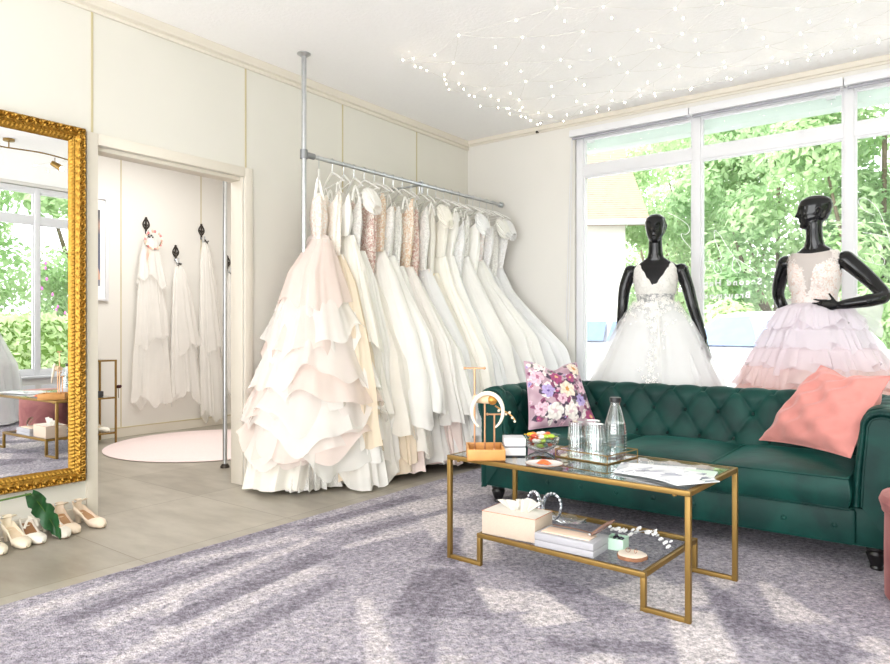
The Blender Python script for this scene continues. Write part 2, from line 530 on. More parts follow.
# second room beyond the doorway
w = MB()
w.span((XB - 0.12, 0.2, 0), (XB, YW + 0.1, HC))
structure(w.build('wall_back', M['wall_white'], smooth=False))
structure(MB().span((XB, 0.2 - 0.1, 0), (-TH, 0.2, HC)).build('wall_alcove_near', M['wall_white'], smooth=False))
structure(MB().span((XB, YW, 0), (-TH, YW + 0.1, HC)).build('wall_alcove_far', M['wall_white'], smooth=False))
structure(MB().span((XB, 0.2, 0), (XB + 0.014, YW, 0.09), 0.002).build('baseboard_back', M['trim'], smooth=False))
structure(MB().span((XB, 0.2, 0.088), (XB + 0.017, YW, 0.096)).build('trim_%d' % k, M['joint'], smooth=False)); k += 1
for y in (3.405, 4.289, 2.52):
    structure(MB().span((XB - 0.003, y - 0.005, 0.10), (XB + 0.003, y + 0.005, HC)).build('trim_%d' % k, M['joint'], smooth=False)); k += 1

# ------------------------------------------------------------------ gilded mirror
def mirror_frame():
    y0, y1, z0, z1 = 0.74, 1.782, 0.218, 2.150
    root = thing('wall_mirror', 'tall mirror in a carved gilded frame on the wall beside the doorway', 'mirror', (0.002, (y0 + y1) / 2, z0))
    W, H = y1 - y0, z1 - z0
    fw = 0.084
    base = [(0, 0.006), (0.06, 0.036), (0.14, 0.045), (0.3, 0.040), (0.5, 0.036), (0.60, 0.028), (0.66, 0.021), (0.72, 0.026), (0.86, 0.020), (0.95, 0.012), (1.0, 0.006)]
    def h(u, v):
        b = interp(base, u)[0]
        # scrolls along the outer band
        p = 0.043
        c = (v / p) % 1.0 - 0.5
        x = (u - 0.32) / 0.22
        if abs(x) < 1.25:
            rr = math.hypot(x * 0.62, c * 1.35)
            ang = math.atan2(c * 1.5, x)
            sp = math.cos(rr * 13 - ang * 2.0)
            b += 0.013 * max(0, 1 - rr * 1.15) ** 0.4 * (0.45 + 0.55 * sp) if rr < 0.87 else -0.007
        # twisted gadroon on the inner slope
        if 0.56 < u < 0.97:
            w_ = math.sin(PI * (u - 0.56) / 0.41)
            b += 0.0022 * w_ * math.sin(2 * PI * (v / 0.020 + u * 1.4))
        # outer bead
        if u < 0.12:
            b += 0.004 * abs(math.sin(PI * v / 0.013)) * math.sin(PI * u / 0.12)
        return b
    mb = MB()
    def side(L, org, du, dv):
        nu = 26; nv = int(L / 0.0042)
        org = Vector(org); du = Vector(du); dv = Vector(dv); nx = Vector((1, 0, 0))
        def pt(i, j):
            u = i / (nu - 1); a = fw * u
            v0, v1 = a, L - a
            v = lerp(v0, v1, j / (nv - 1))
            return org + du * a + dv * v + nx * h(u, v)
        flip = du.cross(dv).dot(nx) < 0
        m2 = MB(); m2.grid(pt, nu, nv)
        if flip: m2.f = [tuple(reversed(f)) for f in m2.f]
        mb.add(m2.v, m2.f)
    yo, yi = -W / 2, W / 2
    side(H, (0, yo, 0), (0, 1, 0), (0, 0, 1))
    side(H, (0, yi, 0), (0, -1, 0), (0, 0, 1))
    side(W, (0, yo, 0), (0, 0, 1), (0, 1, 0))
    side(W, (0, yo, H), (0, 0, -1), (0, 1, 0))
    mb.span((0, yo, 0), (0.006, yo + 0.03, H)); mb.span((0, yi - 0.03, 0), (0.006, yi, H))
    mb.span((0, yo, 0), (0.006, yi, 0.03)); mb.span((0, yo, H - 0.03), (0.006, yi, H))
    mb.build('frame', M['gold'], root, angle=60)
    MB().span((0.001, yo + fw - 0.012, fw - 0.012), (0.005, yi - fw + 0.012, H - fw + 0.012)).build('mirror_glass', M['mirror'], root, smooth=False)
mirror_frame()

# ------------------------------------------------------------------ rugs
def rug():
    x0, x1, y0, y1 = 0.945, 5.3, -1.0, 4.75
    st = 0.0145
    nx, ny = int((x1 - x0) / st), int((y1 - y0) / st)
    xs = np.linspace(x0, x1, nx); ys = np.linspace(y0, y1, ny)
    X, Y = np.meshgrid(xs, ys)
    rg = np.random.default_rng(3)
    def fractal(sc, seed, oct=4):
        r2 = np.random.default_rng(seed); out = np.zeros_like(X); amp = 1
        for o in range(oct):
            for q in range(5):
                a = r2.uniform(0, 2 * PI); f = sc * (2 ** o) * r2.uniform(0.7, 1.3); ph = r2.uniform(0, 2 * PI)
                out += amp * np.sin((X * np.cos(a) + Y * np.sin(a)) * f + ph + 1.2 * np.sin((X * np.sin(a) - Y * np.cos(a)) * f * 0.6 + ph * 2)) / 5
            amp *= 0.6
        return out
    # vacuum cleaner tracks, plus sun patches near the sofa painted into the pile colour
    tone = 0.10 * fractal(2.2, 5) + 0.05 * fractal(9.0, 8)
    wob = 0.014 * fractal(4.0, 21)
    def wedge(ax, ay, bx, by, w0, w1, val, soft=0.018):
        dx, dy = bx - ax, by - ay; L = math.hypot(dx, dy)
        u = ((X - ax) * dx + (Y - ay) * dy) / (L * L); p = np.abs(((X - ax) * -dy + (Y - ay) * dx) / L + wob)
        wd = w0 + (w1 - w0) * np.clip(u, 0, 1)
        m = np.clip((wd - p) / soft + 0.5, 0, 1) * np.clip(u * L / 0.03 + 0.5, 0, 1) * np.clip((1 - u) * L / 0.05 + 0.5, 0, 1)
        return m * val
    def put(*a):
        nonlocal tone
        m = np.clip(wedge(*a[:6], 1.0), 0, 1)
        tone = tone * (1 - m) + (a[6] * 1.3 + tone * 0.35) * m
    # bright strokes and painted sun patches (numbers in metres on the rug)
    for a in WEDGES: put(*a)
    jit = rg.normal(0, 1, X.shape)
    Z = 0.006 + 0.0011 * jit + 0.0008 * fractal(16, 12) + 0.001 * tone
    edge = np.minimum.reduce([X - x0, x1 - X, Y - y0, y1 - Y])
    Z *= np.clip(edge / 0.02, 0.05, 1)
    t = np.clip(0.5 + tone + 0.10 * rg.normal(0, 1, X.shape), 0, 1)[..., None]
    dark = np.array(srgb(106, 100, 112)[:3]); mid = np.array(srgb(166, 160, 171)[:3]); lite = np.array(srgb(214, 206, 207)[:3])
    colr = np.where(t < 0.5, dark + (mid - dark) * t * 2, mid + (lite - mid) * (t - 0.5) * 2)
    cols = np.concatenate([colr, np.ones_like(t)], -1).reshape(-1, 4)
    V = np.stack([X, Y, Z], -1).reshape(-1, 3)
    idx = np.arange(nx * ny).reshape(ny, nx)
    F = np.stack([idx[:-1, :-1], idx[:-1, 1:], idx[1:, 1:], idx[1:, :-1]], -1).reshape(-1, 4)
    me = bpy.data.meshes.new('shag_rug')
    me.from_pydata(V.tolist(), [], F.tolist())
    me.polygons.foreach_set('use_smooth', [True] * len(me.polygons))
    o = bpy.data.objects.new('shag_rug', me)
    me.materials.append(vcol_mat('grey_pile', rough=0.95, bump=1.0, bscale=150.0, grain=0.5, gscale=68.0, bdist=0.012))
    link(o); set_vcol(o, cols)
    tag(o, 'large lavender grey deep pile rug with brushed tracks and painted sun patches under the coffee table', 'rug')
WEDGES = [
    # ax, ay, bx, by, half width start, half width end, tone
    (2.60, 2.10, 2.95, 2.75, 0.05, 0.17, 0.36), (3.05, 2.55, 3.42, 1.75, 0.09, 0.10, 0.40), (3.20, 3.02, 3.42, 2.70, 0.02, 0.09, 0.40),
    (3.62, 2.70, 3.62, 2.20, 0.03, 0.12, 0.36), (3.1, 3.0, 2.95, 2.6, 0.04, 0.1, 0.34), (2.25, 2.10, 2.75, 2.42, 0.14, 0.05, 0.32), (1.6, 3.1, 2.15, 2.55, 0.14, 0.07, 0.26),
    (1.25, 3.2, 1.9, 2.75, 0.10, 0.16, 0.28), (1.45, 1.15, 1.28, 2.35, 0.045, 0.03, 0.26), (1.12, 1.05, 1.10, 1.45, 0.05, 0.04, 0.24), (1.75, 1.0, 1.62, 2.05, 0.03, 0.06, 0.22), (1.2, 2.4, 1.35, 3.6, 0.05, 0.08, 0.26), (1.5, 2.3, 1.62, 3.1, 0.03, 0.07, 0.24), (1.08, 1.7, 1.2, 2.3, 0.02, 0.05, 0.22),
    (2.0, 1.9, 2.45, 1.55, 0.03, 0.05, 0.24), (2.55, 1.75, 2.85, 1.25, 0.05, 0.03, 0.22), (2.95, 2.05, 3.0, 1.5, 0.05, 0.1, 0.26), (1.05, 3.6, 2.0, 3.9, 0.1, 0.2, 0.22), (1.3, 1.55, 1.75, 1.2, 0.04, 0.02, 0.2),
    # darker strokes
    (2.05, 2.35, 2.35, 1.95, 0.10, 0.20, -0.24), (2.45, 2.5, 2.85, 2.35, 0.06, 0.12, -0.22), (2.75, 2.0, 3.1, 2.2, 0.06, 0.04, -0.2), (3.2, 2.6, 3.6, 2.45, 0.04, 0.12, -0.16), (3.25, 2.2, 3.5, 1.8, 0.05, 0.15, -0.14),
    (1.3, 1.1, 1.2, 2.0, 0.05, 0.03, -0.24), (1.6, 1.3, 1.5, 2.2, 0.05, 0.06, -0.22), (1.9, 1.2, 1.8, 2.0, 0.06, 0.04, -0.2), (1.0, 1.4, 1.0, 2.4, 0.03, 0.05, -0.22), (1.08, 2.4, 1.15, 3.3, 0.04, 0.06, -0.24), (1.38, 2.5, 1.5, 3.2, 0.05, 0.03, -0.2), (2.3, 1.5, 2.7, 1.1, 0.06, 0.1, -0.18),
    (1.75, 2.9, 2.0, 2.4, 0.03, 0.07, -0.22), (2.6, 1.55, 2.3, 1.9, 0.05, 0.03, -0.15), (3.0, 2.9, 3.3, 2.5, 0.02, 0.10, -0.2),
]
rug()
pr = MB()
pr.lathe([(0.0, 0.001), (0.876, 0.001), (0.885, 0.006), (0.876, 0.011), (0.6, 0.012), (0.0, 0.012)], 96)
o = pr.build('round_rug', P('blush_felt', srgb(234, 216, 213), 0.95, var=0.05, vscale=120, bump=0.3, bscale=200), angle=50)
o.location = (-1.645, 3.676, 0)
tag(o, 'round pale pink rug on the floor of the room beyond the doorway', 'rug')
# ------------------------------------------------------------------ dress rail
RXA, RYA, RXB, RYB, RZ = 0.345, 3.06, 0.42, 5.40, 2.225
def rail_x(y): return lerp(RXA, RXB, (y - RYA) / (RYB - RYA))
def dress_rail():
    t = thing('dress_rail', 'steel floor-to-ceiling pole with a long horizontal rail carrying the wedding gowns', 'clothes rail', (RXA, RYA, 0))
    mb = MB(); mb.tube([(0, 0, 0.012), (0, 0, HC - 0.012)], 0.0165, 16); mb.build('pole', M['steel'], t)
    mb = MB(); mb.lathe([(0.0, HC - 0.022), (0.022, HC - 0.022), (0.045, HC - 0.006), (0.045, HC - 0.0005), (0, HC - 0.0005)], 20); mb.build('ceiling_flange', M['steel'], t)
    mb = MB(); mb.lathe([(0, 0.0005), (0.034, 0.0005), (0.034, 0.012), (0.022, 0.022), (0, 0.022)], 20); mb.build('foot', M['dark_metal'], t)
    a = Vector((0.0, 0, RZ)); b = Vector((RXB - RXA, RYB - RYA, RZ))
    mb = MB(); mb.tube([a, b], 0.0145, 14); mb.build('rail', M['steel'], t)
    mb = MB(); mb.tube([(0, 0, RZ - 0.03), (0, 0, RZ + 0.03)], 0.026, 14); d = (b - a).normalized(); mb.tube([a + d * 0.02, a + d * 0.085], 0.021, 14); mb.build('clamp', P('zinc_clamp', srgb(150, 152, 155), 0.4, metal=0.9), t)
    p = a + d * 1.21
    mb = MB(); mb.tube([p - d * 0.02, p + d * 0.02], 0.022, 14); mb.tube([p, p + Vector((-0.36, 0.0, 0.0))], 0.010, 10); mb.tube([p + Vector((0, 0, 0.03)), p + Vector((0, 0, -0.07))], 0.012, 10)
    mb.build('wall_bracket', M['steel'], t)
    mb = MB(); mb.tube([b - d * 0.012, b + d * 0.012], 0.027, 16); mb.build('end_cap', M['steel'], t)
dress_rail()

IV = srgb(254, 250, 241); WW = srgb(254, 252, 247); BL = srgb(253, 236, 228); CH = srgb(250, 234, 210); CW = srgb(252, 252, 252); NU = srgb(234, 204, 176); RO = srgb(212, 172, 160)
CM = {}
def cm(key, *a, **k):
    if key not in CM: CM[key] = cloth(key, *a, **k)
    return CM[key]
satin = lambda c, n: cm('satin_' + n, c, 1.0, 0.14)
tulle = lambda c, n, al=0.62, tr=0.2: cm('tulle_%s_%d' % (n, al * 100), c, al, tr)
lace = lambda c, n, u=None: cm('lace_' + n, c, 1.0, 0.15, 1.0, u)

def shell(prof, seed, folds=((11, 1.0), (17, 0.6), (29, 0.35)), nth=128, nz=26, zwave=0.0, zn=3, xmin=None, sharp=0.35, zfun=None, arc=None, zmin=0.013, bil=0.05):
    """a hanging piece of fabric: rings interpolated from prof = [(t, cx, cy, z, rx, ry, fold)], pleated"""
    r = random.Random(seed)
    ph = [(n, a, r.uniform(0, 6.28), r.uniform(-0.5, 0.5)) for n, a in folds]
    w1, w2, w3 = r.uniform(0, 6.28), r.uniform(0, 6.28), r.uniform(0, 6.28)
    tot = sum(a for _, a in folds)
    hz = [(zn, 0.6, r.uniform(0, 6.28)), (zn * 2 + 1, 0.3, r.uniform(0, 6.28)), (zn * 4 + 1, 0.15, r.uniform(0, 6.28))]
    mb = MB()
    def pt(i, j):
        t = i / (nz - 1)
        cx, cy, z, rx, ry, amp = interp(prof, t)
        if arc: th = lerp(arc[0], arc[1], j / (nth - 1))
        else: th = 2 * PI * j / nth
        tw = th + 0.16 * math.sin(2 * th + w1) + 0.09 * math.sin(5 * th + w2) + 0.05 * t * math.sin(3 * th + w3)
        f = 0.0
        for n, a, p, s in ph:
            c = math.cos(n * tw + p + s * t)
            f += a * (c if sharp == 0 else (1 - sharp) * c + sharp * (1 - 2 * abs(math.sin((n * tw + p + s * t) / 2)) ** 0.8))
        f /= tot
        k = 1 + amp * f
        if bil: k += (bil * t if bil > 0 else -bil) * mnoise.noise((2.3 * math.cos(th) + seed, 2.3 * math.sin(th), z * 3.2 + seed * 0.7)) * 2.0
        x = cx + rx * k * math.cos(th); y = cy + ry * k * math.sin(th)
        if zwave:
            z += zwave * t * t * sum(a * math.sin(n * th + p) for n, a, p in hz)
        if zfun: z += zfun(th, t)
        if xmin is not None and x < xmin + 0.06:
            x = xmin + 0.06 * math.exp((x - xmin - 0.06) / 0.06)
        return (x, y, max(z, zmin))
    mb.grid(pt, nz, nth, wrap=arc is None)
    return mb

def hanger(y, label):
    t = thing('clothes_hanger', label, 'clothes hanger', (rail_x(y), y, RZ), rnd.uniform(-0.22, 0.12), 'white hangers on the dress rail')
    mb = MB()
    pts = catmull([(-0.215, 0, -0.175), (-0.15, 0, -0.142), (-0.06, 0.0, -0.10), (0, 0, -0.083), (0.06, 0.0, -0.10), (0.15, 0, -0.142), (0.215, 0, -0.175)], 4)
    mb.tube(pts, [0.005 + 0.005 * (1 - abs(i / (len(pts) - 1) * 2 - 1)) for i in range(len(pts))], 10, flat=0.9)
    mb.build('shoulder_bar', HANG, t)
    mb = MB()
    hp = [(0, 0, -0.085), (0, 0, -0.035)] + [(0.019 * math.sin(a) , 0, 0.0 - 0.019 * math.cos(a)) for a in np.linspace(0.3, 4.3, 14)]
    mb.tube(hp, 0.0022, 6); mb.build('hook', M['steel'], t)
    mb = MB(); mb.tube([(-0.19, 0, -0.168), (0.19, 0, -0.168)], 0.004, 8); mb.build('trouser_bar', HANG, t)
    return t
HANG = P('white_hanger_wood', srgb(240, 239, 234), 0.45)

ORD = ['first', 'second', 'third', 'fourth', 'fifth', 'sixth', 'seventh', 'eighth', 'ninth', 'tenth', 'eleventh', 'twelfth', 'thirteenth', 'fourteenth', 'fifteenth', 'sixteenth', 'seventeenth', 'eighteenth', 'nineteenth', 'twentieth', 'last']

HANGLOOP = satin(WW, 'white')
def bodice(root, x, y, zt, zw, mat, seed, rx=0.155, ry=0.055, wr=0.105, neck=0.05, rot=0.0):
    def zf(th, t):
        # dip between the cups on the front and back
        return (1 - t) * (-neck * (abs(math.sin(th)) ** 3) + 0.045 * abs(math.cos(th)) ** 10 + 0.012 * math.sin(3 * th + seed))
    mb = shell([(0, 0, 0, zt, rx, ry, 0.02), (0.35, 0, 0, lerp(zt, zw, 0.35), rx * 1.02, ry * 1.25, 0.02), (1, 0, 0, zw, wr, ry * 0.9, 0.02)], seed, folds=((7, 1), (13, .6)), nth=72, nz=18, zfun=zf, bil=-0.09)
    o = mb.build('bodice', mat, root)
    if rot: o.rotation_euler.z = rot
    return o

def straps(root, zt, rx, mat, ry=0.03, w=0.006, zs=2.055, rot=0.0):
    for s in (-1, 1):
        mb = MB(); mb.tube(catmull([(s * rx * 0.8, -ry, zt - 0.01), (s * rx * 0.78, -0.005, zs), (s * rx * 0.8, ry, zt - 0.01)], 6), w, 6, flat=0.4)
        o = mb.build('strap', mat, root)
        if rot: o.rotation_euler.z = rot

def puff(root, x, z, mat, seed, r=0.075, s=1):
    mb = MB(); r2 = random.Random(seed)
    p1, p2 = r2.uniform(0, 6), r2.uniform(0, 6)
    def pt(i, j):
        a = 2 * PI * j / 40; t = i / 14
        rr = r * (0.35 + 1.0 * math.sin(PI * (0.12 + 0.8 * t)) ** 0.8) * (1 + 0.06 * math.cos(9 * a + p1) + 0.05 * math.cos(17 * a + p2))
        return (x + s * (t * 0.10) + rr * 0.5 * math.sin(a) * 0.3, rr * math.cos(a) * 0.85, z + 0.05 - t * 0.13 + rr * math.sin(a) * 0.7)
    mb.grid(pt, 15, 40, wrap=True)
    mb.build('sleeve', mat, root)

def ball_gown(y):
    """front gown: drooping organza tiers over a long satin hem"""
    X = rail_x(y)
    root = thing('bridal_gown', 'ivory blush organza ball gown with drooping ruffle tiers, foremost gown beside the steel pole', 'wedding dress', (X, y, 0), 0, 'wedding gowns on the dress rail')
    rt = -0.75
    bodice(root, 0, 0, 1.93, 1.66, lace(WW, 'blush', srgb(246, 226, 212)), 5, 0.125, 0.05, 0.085, 0.03, rt)
    straps(root, 1.93, 0.115, satin(WW, 'white'), 0.03, 0.007, 2.07, rt)
    # satin underskirt down to the floor, wrapped behind the pole foot
    o = shell([(0, 0.0, -0.04, 1.5, 0.09, 0.09, 0.05), (0.6, 0.02, -0.08, 0.7, 0.24, 0.30, 0.10), (1, -0.06, -0.10, 0.03, 0.25, 0.40, 0.14)], 11, folds=((7, 1), (11, .7), (19, .3)), nz=30, xmin=0.03 - X, zwave=0.01)
    o.build('underskirt', satin(IV, 'ivory'), root)
    mats = [tulle(srgb(253, 246, 241), 'blushwhite', 0.62), tulle(BL, 'blush', 0.64), tulle(WW, 'white', 0.62)]
    # base of the skirt
    shell([(0, 0, 0, 1.69, 0.075, 0.06, 0.04), (0.35, 0.02, -0.05, 1.2, 0.20, 0.26, 0.08), (0.75, 0.02, -0.07, 0.55, 0.32, 0.40, 0.10), (1, 0.02, -0.06, 0.24, 0.33, 0.38, 0.12)], 21, nz=30, xmin=0.03 - X, zwave=0.08).build('skirt', cm('tulle_blush_base', srgb(252, 241, 235), 0.9, 0.25), root)
    tiers = [(1.66, 1.10, 0.02), (1.38, 0.86, 0.05), (1.18, 0.62, 0.06), (0.98, 0.46, 0.07), (0.74, 0.30, 0.07), (0.52, 0.20, 0.04)]
    def rad(z):
        t = (1.69 - z) / 1.6
        return 0.07 + 0.30 * min(1, t * 1.25) ** 0.85, 0.06 + 0.37 * min(1, t * 1.25) ** 0.85
    for i, (za, zb, fl) in enumerate(tiers):
        a = rad(za); b = rad(zb)
        sx = 0.02; sy = -0.05
        for q in range(2):
            zz = zb + 0.10 * q
            shell([(0, sx, sy * min(1, (1.69 - za) * 2), za, a[0], a[1], 0.04), (0.5, sx, sy, (za + zz) / 2, lerp(a[0], b[0], 0.6) + 0.01, lerp(a[1], b[1], 0.6) + 0.01, 0.07), (1, sx, sy, zz, b[0] + fl * (0.7 + 0.3 * q), b[1] + fl, 0.10)],
                  100 + i * 7 + q, folds=((6, 1), (10, .8), (17, .45), (31, .2)), nth=150, nz=18, zwave=0.13 if i else 0.07, zn=2 + (i + q) % 2, xmin=0.025 - X).build('ruffle_tier', mats[(i + q) % 3], root)
    # lace edge showing under the hem
    shell([(0, 0.02, -0.05, 0.20, 0.20, 0.32, 0.12), (1, 0.0, -0.04, 0.02, 0.24, 0.34, 0.2)], 77, folds=((23, 1), (37, .8)), nth=170, nz=8, xmin=0.03 - X).build('lace_hem', lace(WW, 'white'), root)
    hanger(y, 'white hanger nearest the steel pole, carrying the ruffled organza ball gown').rotation_euler.z = -0.75

def gown(i, y, desc, bod, sk, over=None, zt=1.97, zw=1.58, hemz=0.06, rx=0.40, ry=0.13, cx=0.10, sleeve=None, strap=None, shape=1.0, ex=None, tiers=0, bell=0.0, lean=0.0):
    X = rail_x(y); ry = ry + 0.045; r9 = random.Random(i * 31); lean = lean + r9.uniform(-0.03, 0.03); rx = rx * r9.uniform(0.9, 1.1); zw = zw + r9.uniform(-0.12, 0.13)
    o_ = 'nearest the window wall' if i == 20 else '%s gown along the rail from the pole' % ORD[i]
    root = thing('bridal_gown', desc + ', ' + o_, 'wedding dress', (X, y, 0), 0, 'wedding gowns on the dress rail')
    b_rot = r9.uniform(-0.62, -0.28) if i < 12 else r9.uniform(-0.4, -0.1)
    bo = bodice(root, 0, 0, zt + r9.uniform(-0.05, 0.02), zw, bod, 300 + i, r9.uniform(0.125, 0.17), r9.uniform(0.038, 0.055), 0.108, r9.uniform(0.03, 0.09), b_rot)
    if not strap and not sleeve: straps(root, zt, 0.15, HANGLOOP, 0.02, 0.004, 2.06, b_rot)
    if bod.name.startswith('lace'):
        mc = {'lace_nude': srgb(240, 214, 184), 'lace_rose': srgb(228, 196, 188)}.get(bod.name, srgb(253, 250, 246))
        vs = [v.co.copy() for v in bo.data.vertices]; nn = [v.normal.copy() for v in bo.data.vertices]
        mb = MB()
        for q in range(170):
            k_ = r9.randrange(len(vs)); p = vs[k_] + Vector((r9.uniform(-.008, .008), r9.uniform(-.004, .004), r9.uniform(-.01, .01))); n_ = Vector((p.x * 0.4, p.y * 4, 0.1)).normalized()
            if p.z < zw + 0.02 and r9.random() < 0.4: p.z -= r9.uniform(0, 0.10)
            a_ = n_.orthogonal().normalized(); b_ = n_.cross(a_); s_ = r9.uniform(0.008, 0.017); ph_ = r9.uniform(0, 6)
            for z_ in range(5):
                an = ph_ + 2 * PI * z_ / 5; d_ = a_ * math.cos(an) + b_ * math.sin(an); e_ = n_.cross(d_); c_ = p + n_ * 0.004
                mb.add([c_ + d_ * s_ * 0.1, c_ + d_ * s_ * 0.6 + e_ * s_ * 0.3 + n_ * 0.002, c_ + d_ * s_, c_ + d_ * s_ * 0.6 - e_ * s_ * 0.3 + n_ * 0.002], [(0, 1, 2, 3)])
        fl = mb.build('lace_flowers', cm('applique_' + bod.name, mc, 1.0, 0.1), root, smooth=False); fl.rotation_euler.z = b_rot
    xm = 0.03 - X
    zf = (lambda th, t: ex[0] * t * t * max(0, math.cos(th)) ** ex[1]) if ex else None
    def prof(k, h, gr=0.0):
        c2 = cx; r2 = rx * k + gr
        L = zw - h
        return [(0, 0, 0, zw + 0.01, 0.105, 0.045, 0.03), (0.15, 0.008, 0, zw - 0.15 * L, 0.135 + 0.045 * shape + gr, 0.08 + gr, 0.05), (0.5, c2 * 0.6, lean * 0.4, zw - 0.5 * L, lerp(0.15, r2, 0.68 * shape), lerp(0.08, ry * k, 0.75), 0.06), (1, c2, lean, h, r2, ry * k + gr, 0.085)]
    shell(prof(0.92, hemz), 500 + i, folds=((9, 1), (13, .7), (23, .35)), nth=110, nz=24, xmin=xm, zwave=0.03, zfun=zf).build('skirt', sk, root)
    if over is not None:
        for q, m in enumerate(over):
            shell(prof(1.0 + 0.03 * q, hemz + 0.03 + r9.uniform(0.04, 0.24) * (q + 0.4), 0.014 * (q + 1)), 700 + i * 3 + q, folds=((8, 1), (15, .8), (27, .4)), nth=120, nz=24, xmin=xm, zwave=0.05, zfun=zf).build('overskirt', m, root)
    if tiers:
        for q in range(tiers):
            ta = q / tiers; tb = (q + 1.25) / tiers
            za = lerp(zw - 0.25, hemz + 0.05, ta); zb = max(hemz, lerp(zw - 0.25, hemz + 0.05, tb))
            p = prof(1.0, hemz)
            a = interp(p, (zw - za) / (zw - hemz)); b = interp(p, min(1, (zw - zb) / (zw - hemz)))
            shell([(0, a[0], a[1], za, a[3] + 0.01, a[4] + 0.01, 0.05), (1, b[0], b[1], zb, b[3] + 0.045, b[4] + 0.03, 0.12)], 900 + i * 9 + q, folds=((8, 1), (14, .8), (25, .4)), nth=130, nz=12, xmin=xm, zwave=0.09).build('ruffle_tier', over[0] if over else sk, root)
    if strap: straps(root, zt, 0.16, strap, 0.04, 0.010)
    if sleeve:
        for s in (1, -1): puff(root, s * 0.13, zt, sleeve, i * 5 + s, 0.07, s)
    hanger(y, 'white hanger carrying the %s' % (('%s gown along the rail from the pole' % ORD[i]) if i < 20 else 'gown nearest the window wall')).rotation_euler.z = b_rot
    return root

ball_gown(3.19)
w1, w2 = tulle(WW, 'white', 0.8), tulle(IV, 'ivory', 0.8)
tb, tc_, tn = tulle(BL, 'blush', 0.8), tulle(CH, 'champ', 0.8), tulle(CW, 'cool', 0.8)
si, sw, sc = satin(IV, 'ivory'), satin(WW, 'white'), satin(CW, 'cool')
sb, sch = satin(BL, 'blush'), satin(CH, 'champ')
lw, ln, lr, lc, lco = lace(WW, 'white'), lace(IV, 'nude', NU), lace(IV, 'rose', RO), lace(IV, 'champ', srgb(246, 228, 200)), lace(CW, 'cool', srgb(240, 238, 236))
glit = lace(IV, 'glitter', srgb(250, 240, 228))
G = [
    ('ivory glitter tulle gown with a strapless bodice', dict(bod=glit, sk=sch, over=[w1, tc_], rx=0.36, ry=0.14, cx=0.10, zt=2.0, hemz=0.05, tiers=4)),
    ('white draped gown with a soft ruffled front', dict(bod=sw, sk=sw, over=[w2], rx=0.33, ry=0.12, cx=0.08, strap=sw, zt=1.96, tiers=3)),
    ('ivory gown with slim lace train', dict(bod=lw, sk=si, over=[w1], rx=0.32, ry=0.12, cx=0.08, sleeve=w1)),
    ('champagne tulle gown with a rose beaded bodice', dict(bod=lr, sk=sch, over=[tc_, w2], rx=0.36, ry=0.12, cx=0.10, zt=2.0, zw=1.50)),
    ('nude tulle gown with ivory lace bodice', dict(bod=ln, sk=sb, over=[w2, w1], rx=0.38, ry=0.12, cx=0.12, zt=2.0, zw=1.52)),
    ('plain satin gown with hem held high', dict(bod=lw, sk=sw, rx=0.50, ry=0.14, cx=0.14, hemz=0.36, ex=(0.10, 1), zt=1.97)),
    ('white gown with lace covered top', dict(bod=lw, sk=sw, over=[w1], rx=0.40, ry=0.12, cx=0.12, strap=sw)),
    ('blush gown with copper lace bodice', dict(bod=ln, sk=sb, over=[tb, w1], rx=0.42, ry=0.12, cx=0.14, zw=1.45, zt=2.0)),
    ('ivory gown with copper beaded bodice', dict(bod=lr, sk=sb, over=[w1, w1], rx=0.43, ry=0.12, cx=0.15, zw=1.50)),
    ('white tulle gown with blush lining', dict(bod=lw, sk=sb, over=[w1, tn], rx=0.46, ry=0.13, cx=0.16, strap=sw)),
    ('cream satin gown with a ruched waist', dict(bod=si, sk=sch, over=[w2], rx=0.46, ry=0.12, cx=0.16, sleeve=w2)),
    ('plain ivory satin gown with flared skirt', dict(bod=si, sk=si, rx=0.50, ry=0.12, cx=0.18, strap=si, hemz=0.10)),
    ('white crepe gown with narrow straps', dict(bod=sw, sk=sw, rx=0.50, ry=0.12, cx=0.19, strap=sw, hemz=0.08)),
    ('white gown with silver lace bodice', dict(bod=lco, sk=sc, over=[tn], rx=0.50, ry=0.12, cx=0.20, zw=1.5)),
    ('white lace gown with a sheer back', dict(bod=lw, sk=sc, over=[tn, w1], rx=0.50, ry=0.12, cx=0.20, zt=2.0)),
    ('white gown with puffed organza sleeve', dict(bod=sw, sk=sc, over=[tn], rx=0.52, ry=0.12, cx=0.22, sleeve=tn)),
    ('white gown with pale pink lace top', dict(bod=lace(CW, 'pinkish', srgb(246, 230, 226)), sk=sc, over=[tn, w1], rx=0.52, ry=0.12, cx=0.22)),
    ('white gown with sparkling bodice', dict(bod=lco, sk=sc, over=[tn], rx=0.54, ry=0.12, cx=0.24)),
    ('white tulle gown with fluffy shoulder', dict(bod=lw, sk=sc, over=[tn, tn], rx=0.56, ry=0.12, cx=0.27, sleeve=w1)),
    ('white tulle gown with a wide flaring train', dict(bod=lco, sk=sc, over=[tn, tn], rx=0.60, ry=0.10, cx=0.33, sleeve=tn, shape=1.15)),
]
for i, (d, kw) in enumerate(G):
    y = lerp(3.31, 5.27, i / (len(G) - 1))
    gown(i + 1, y, d, kw.pop('bod'), kw.pop('sk'), **kw)

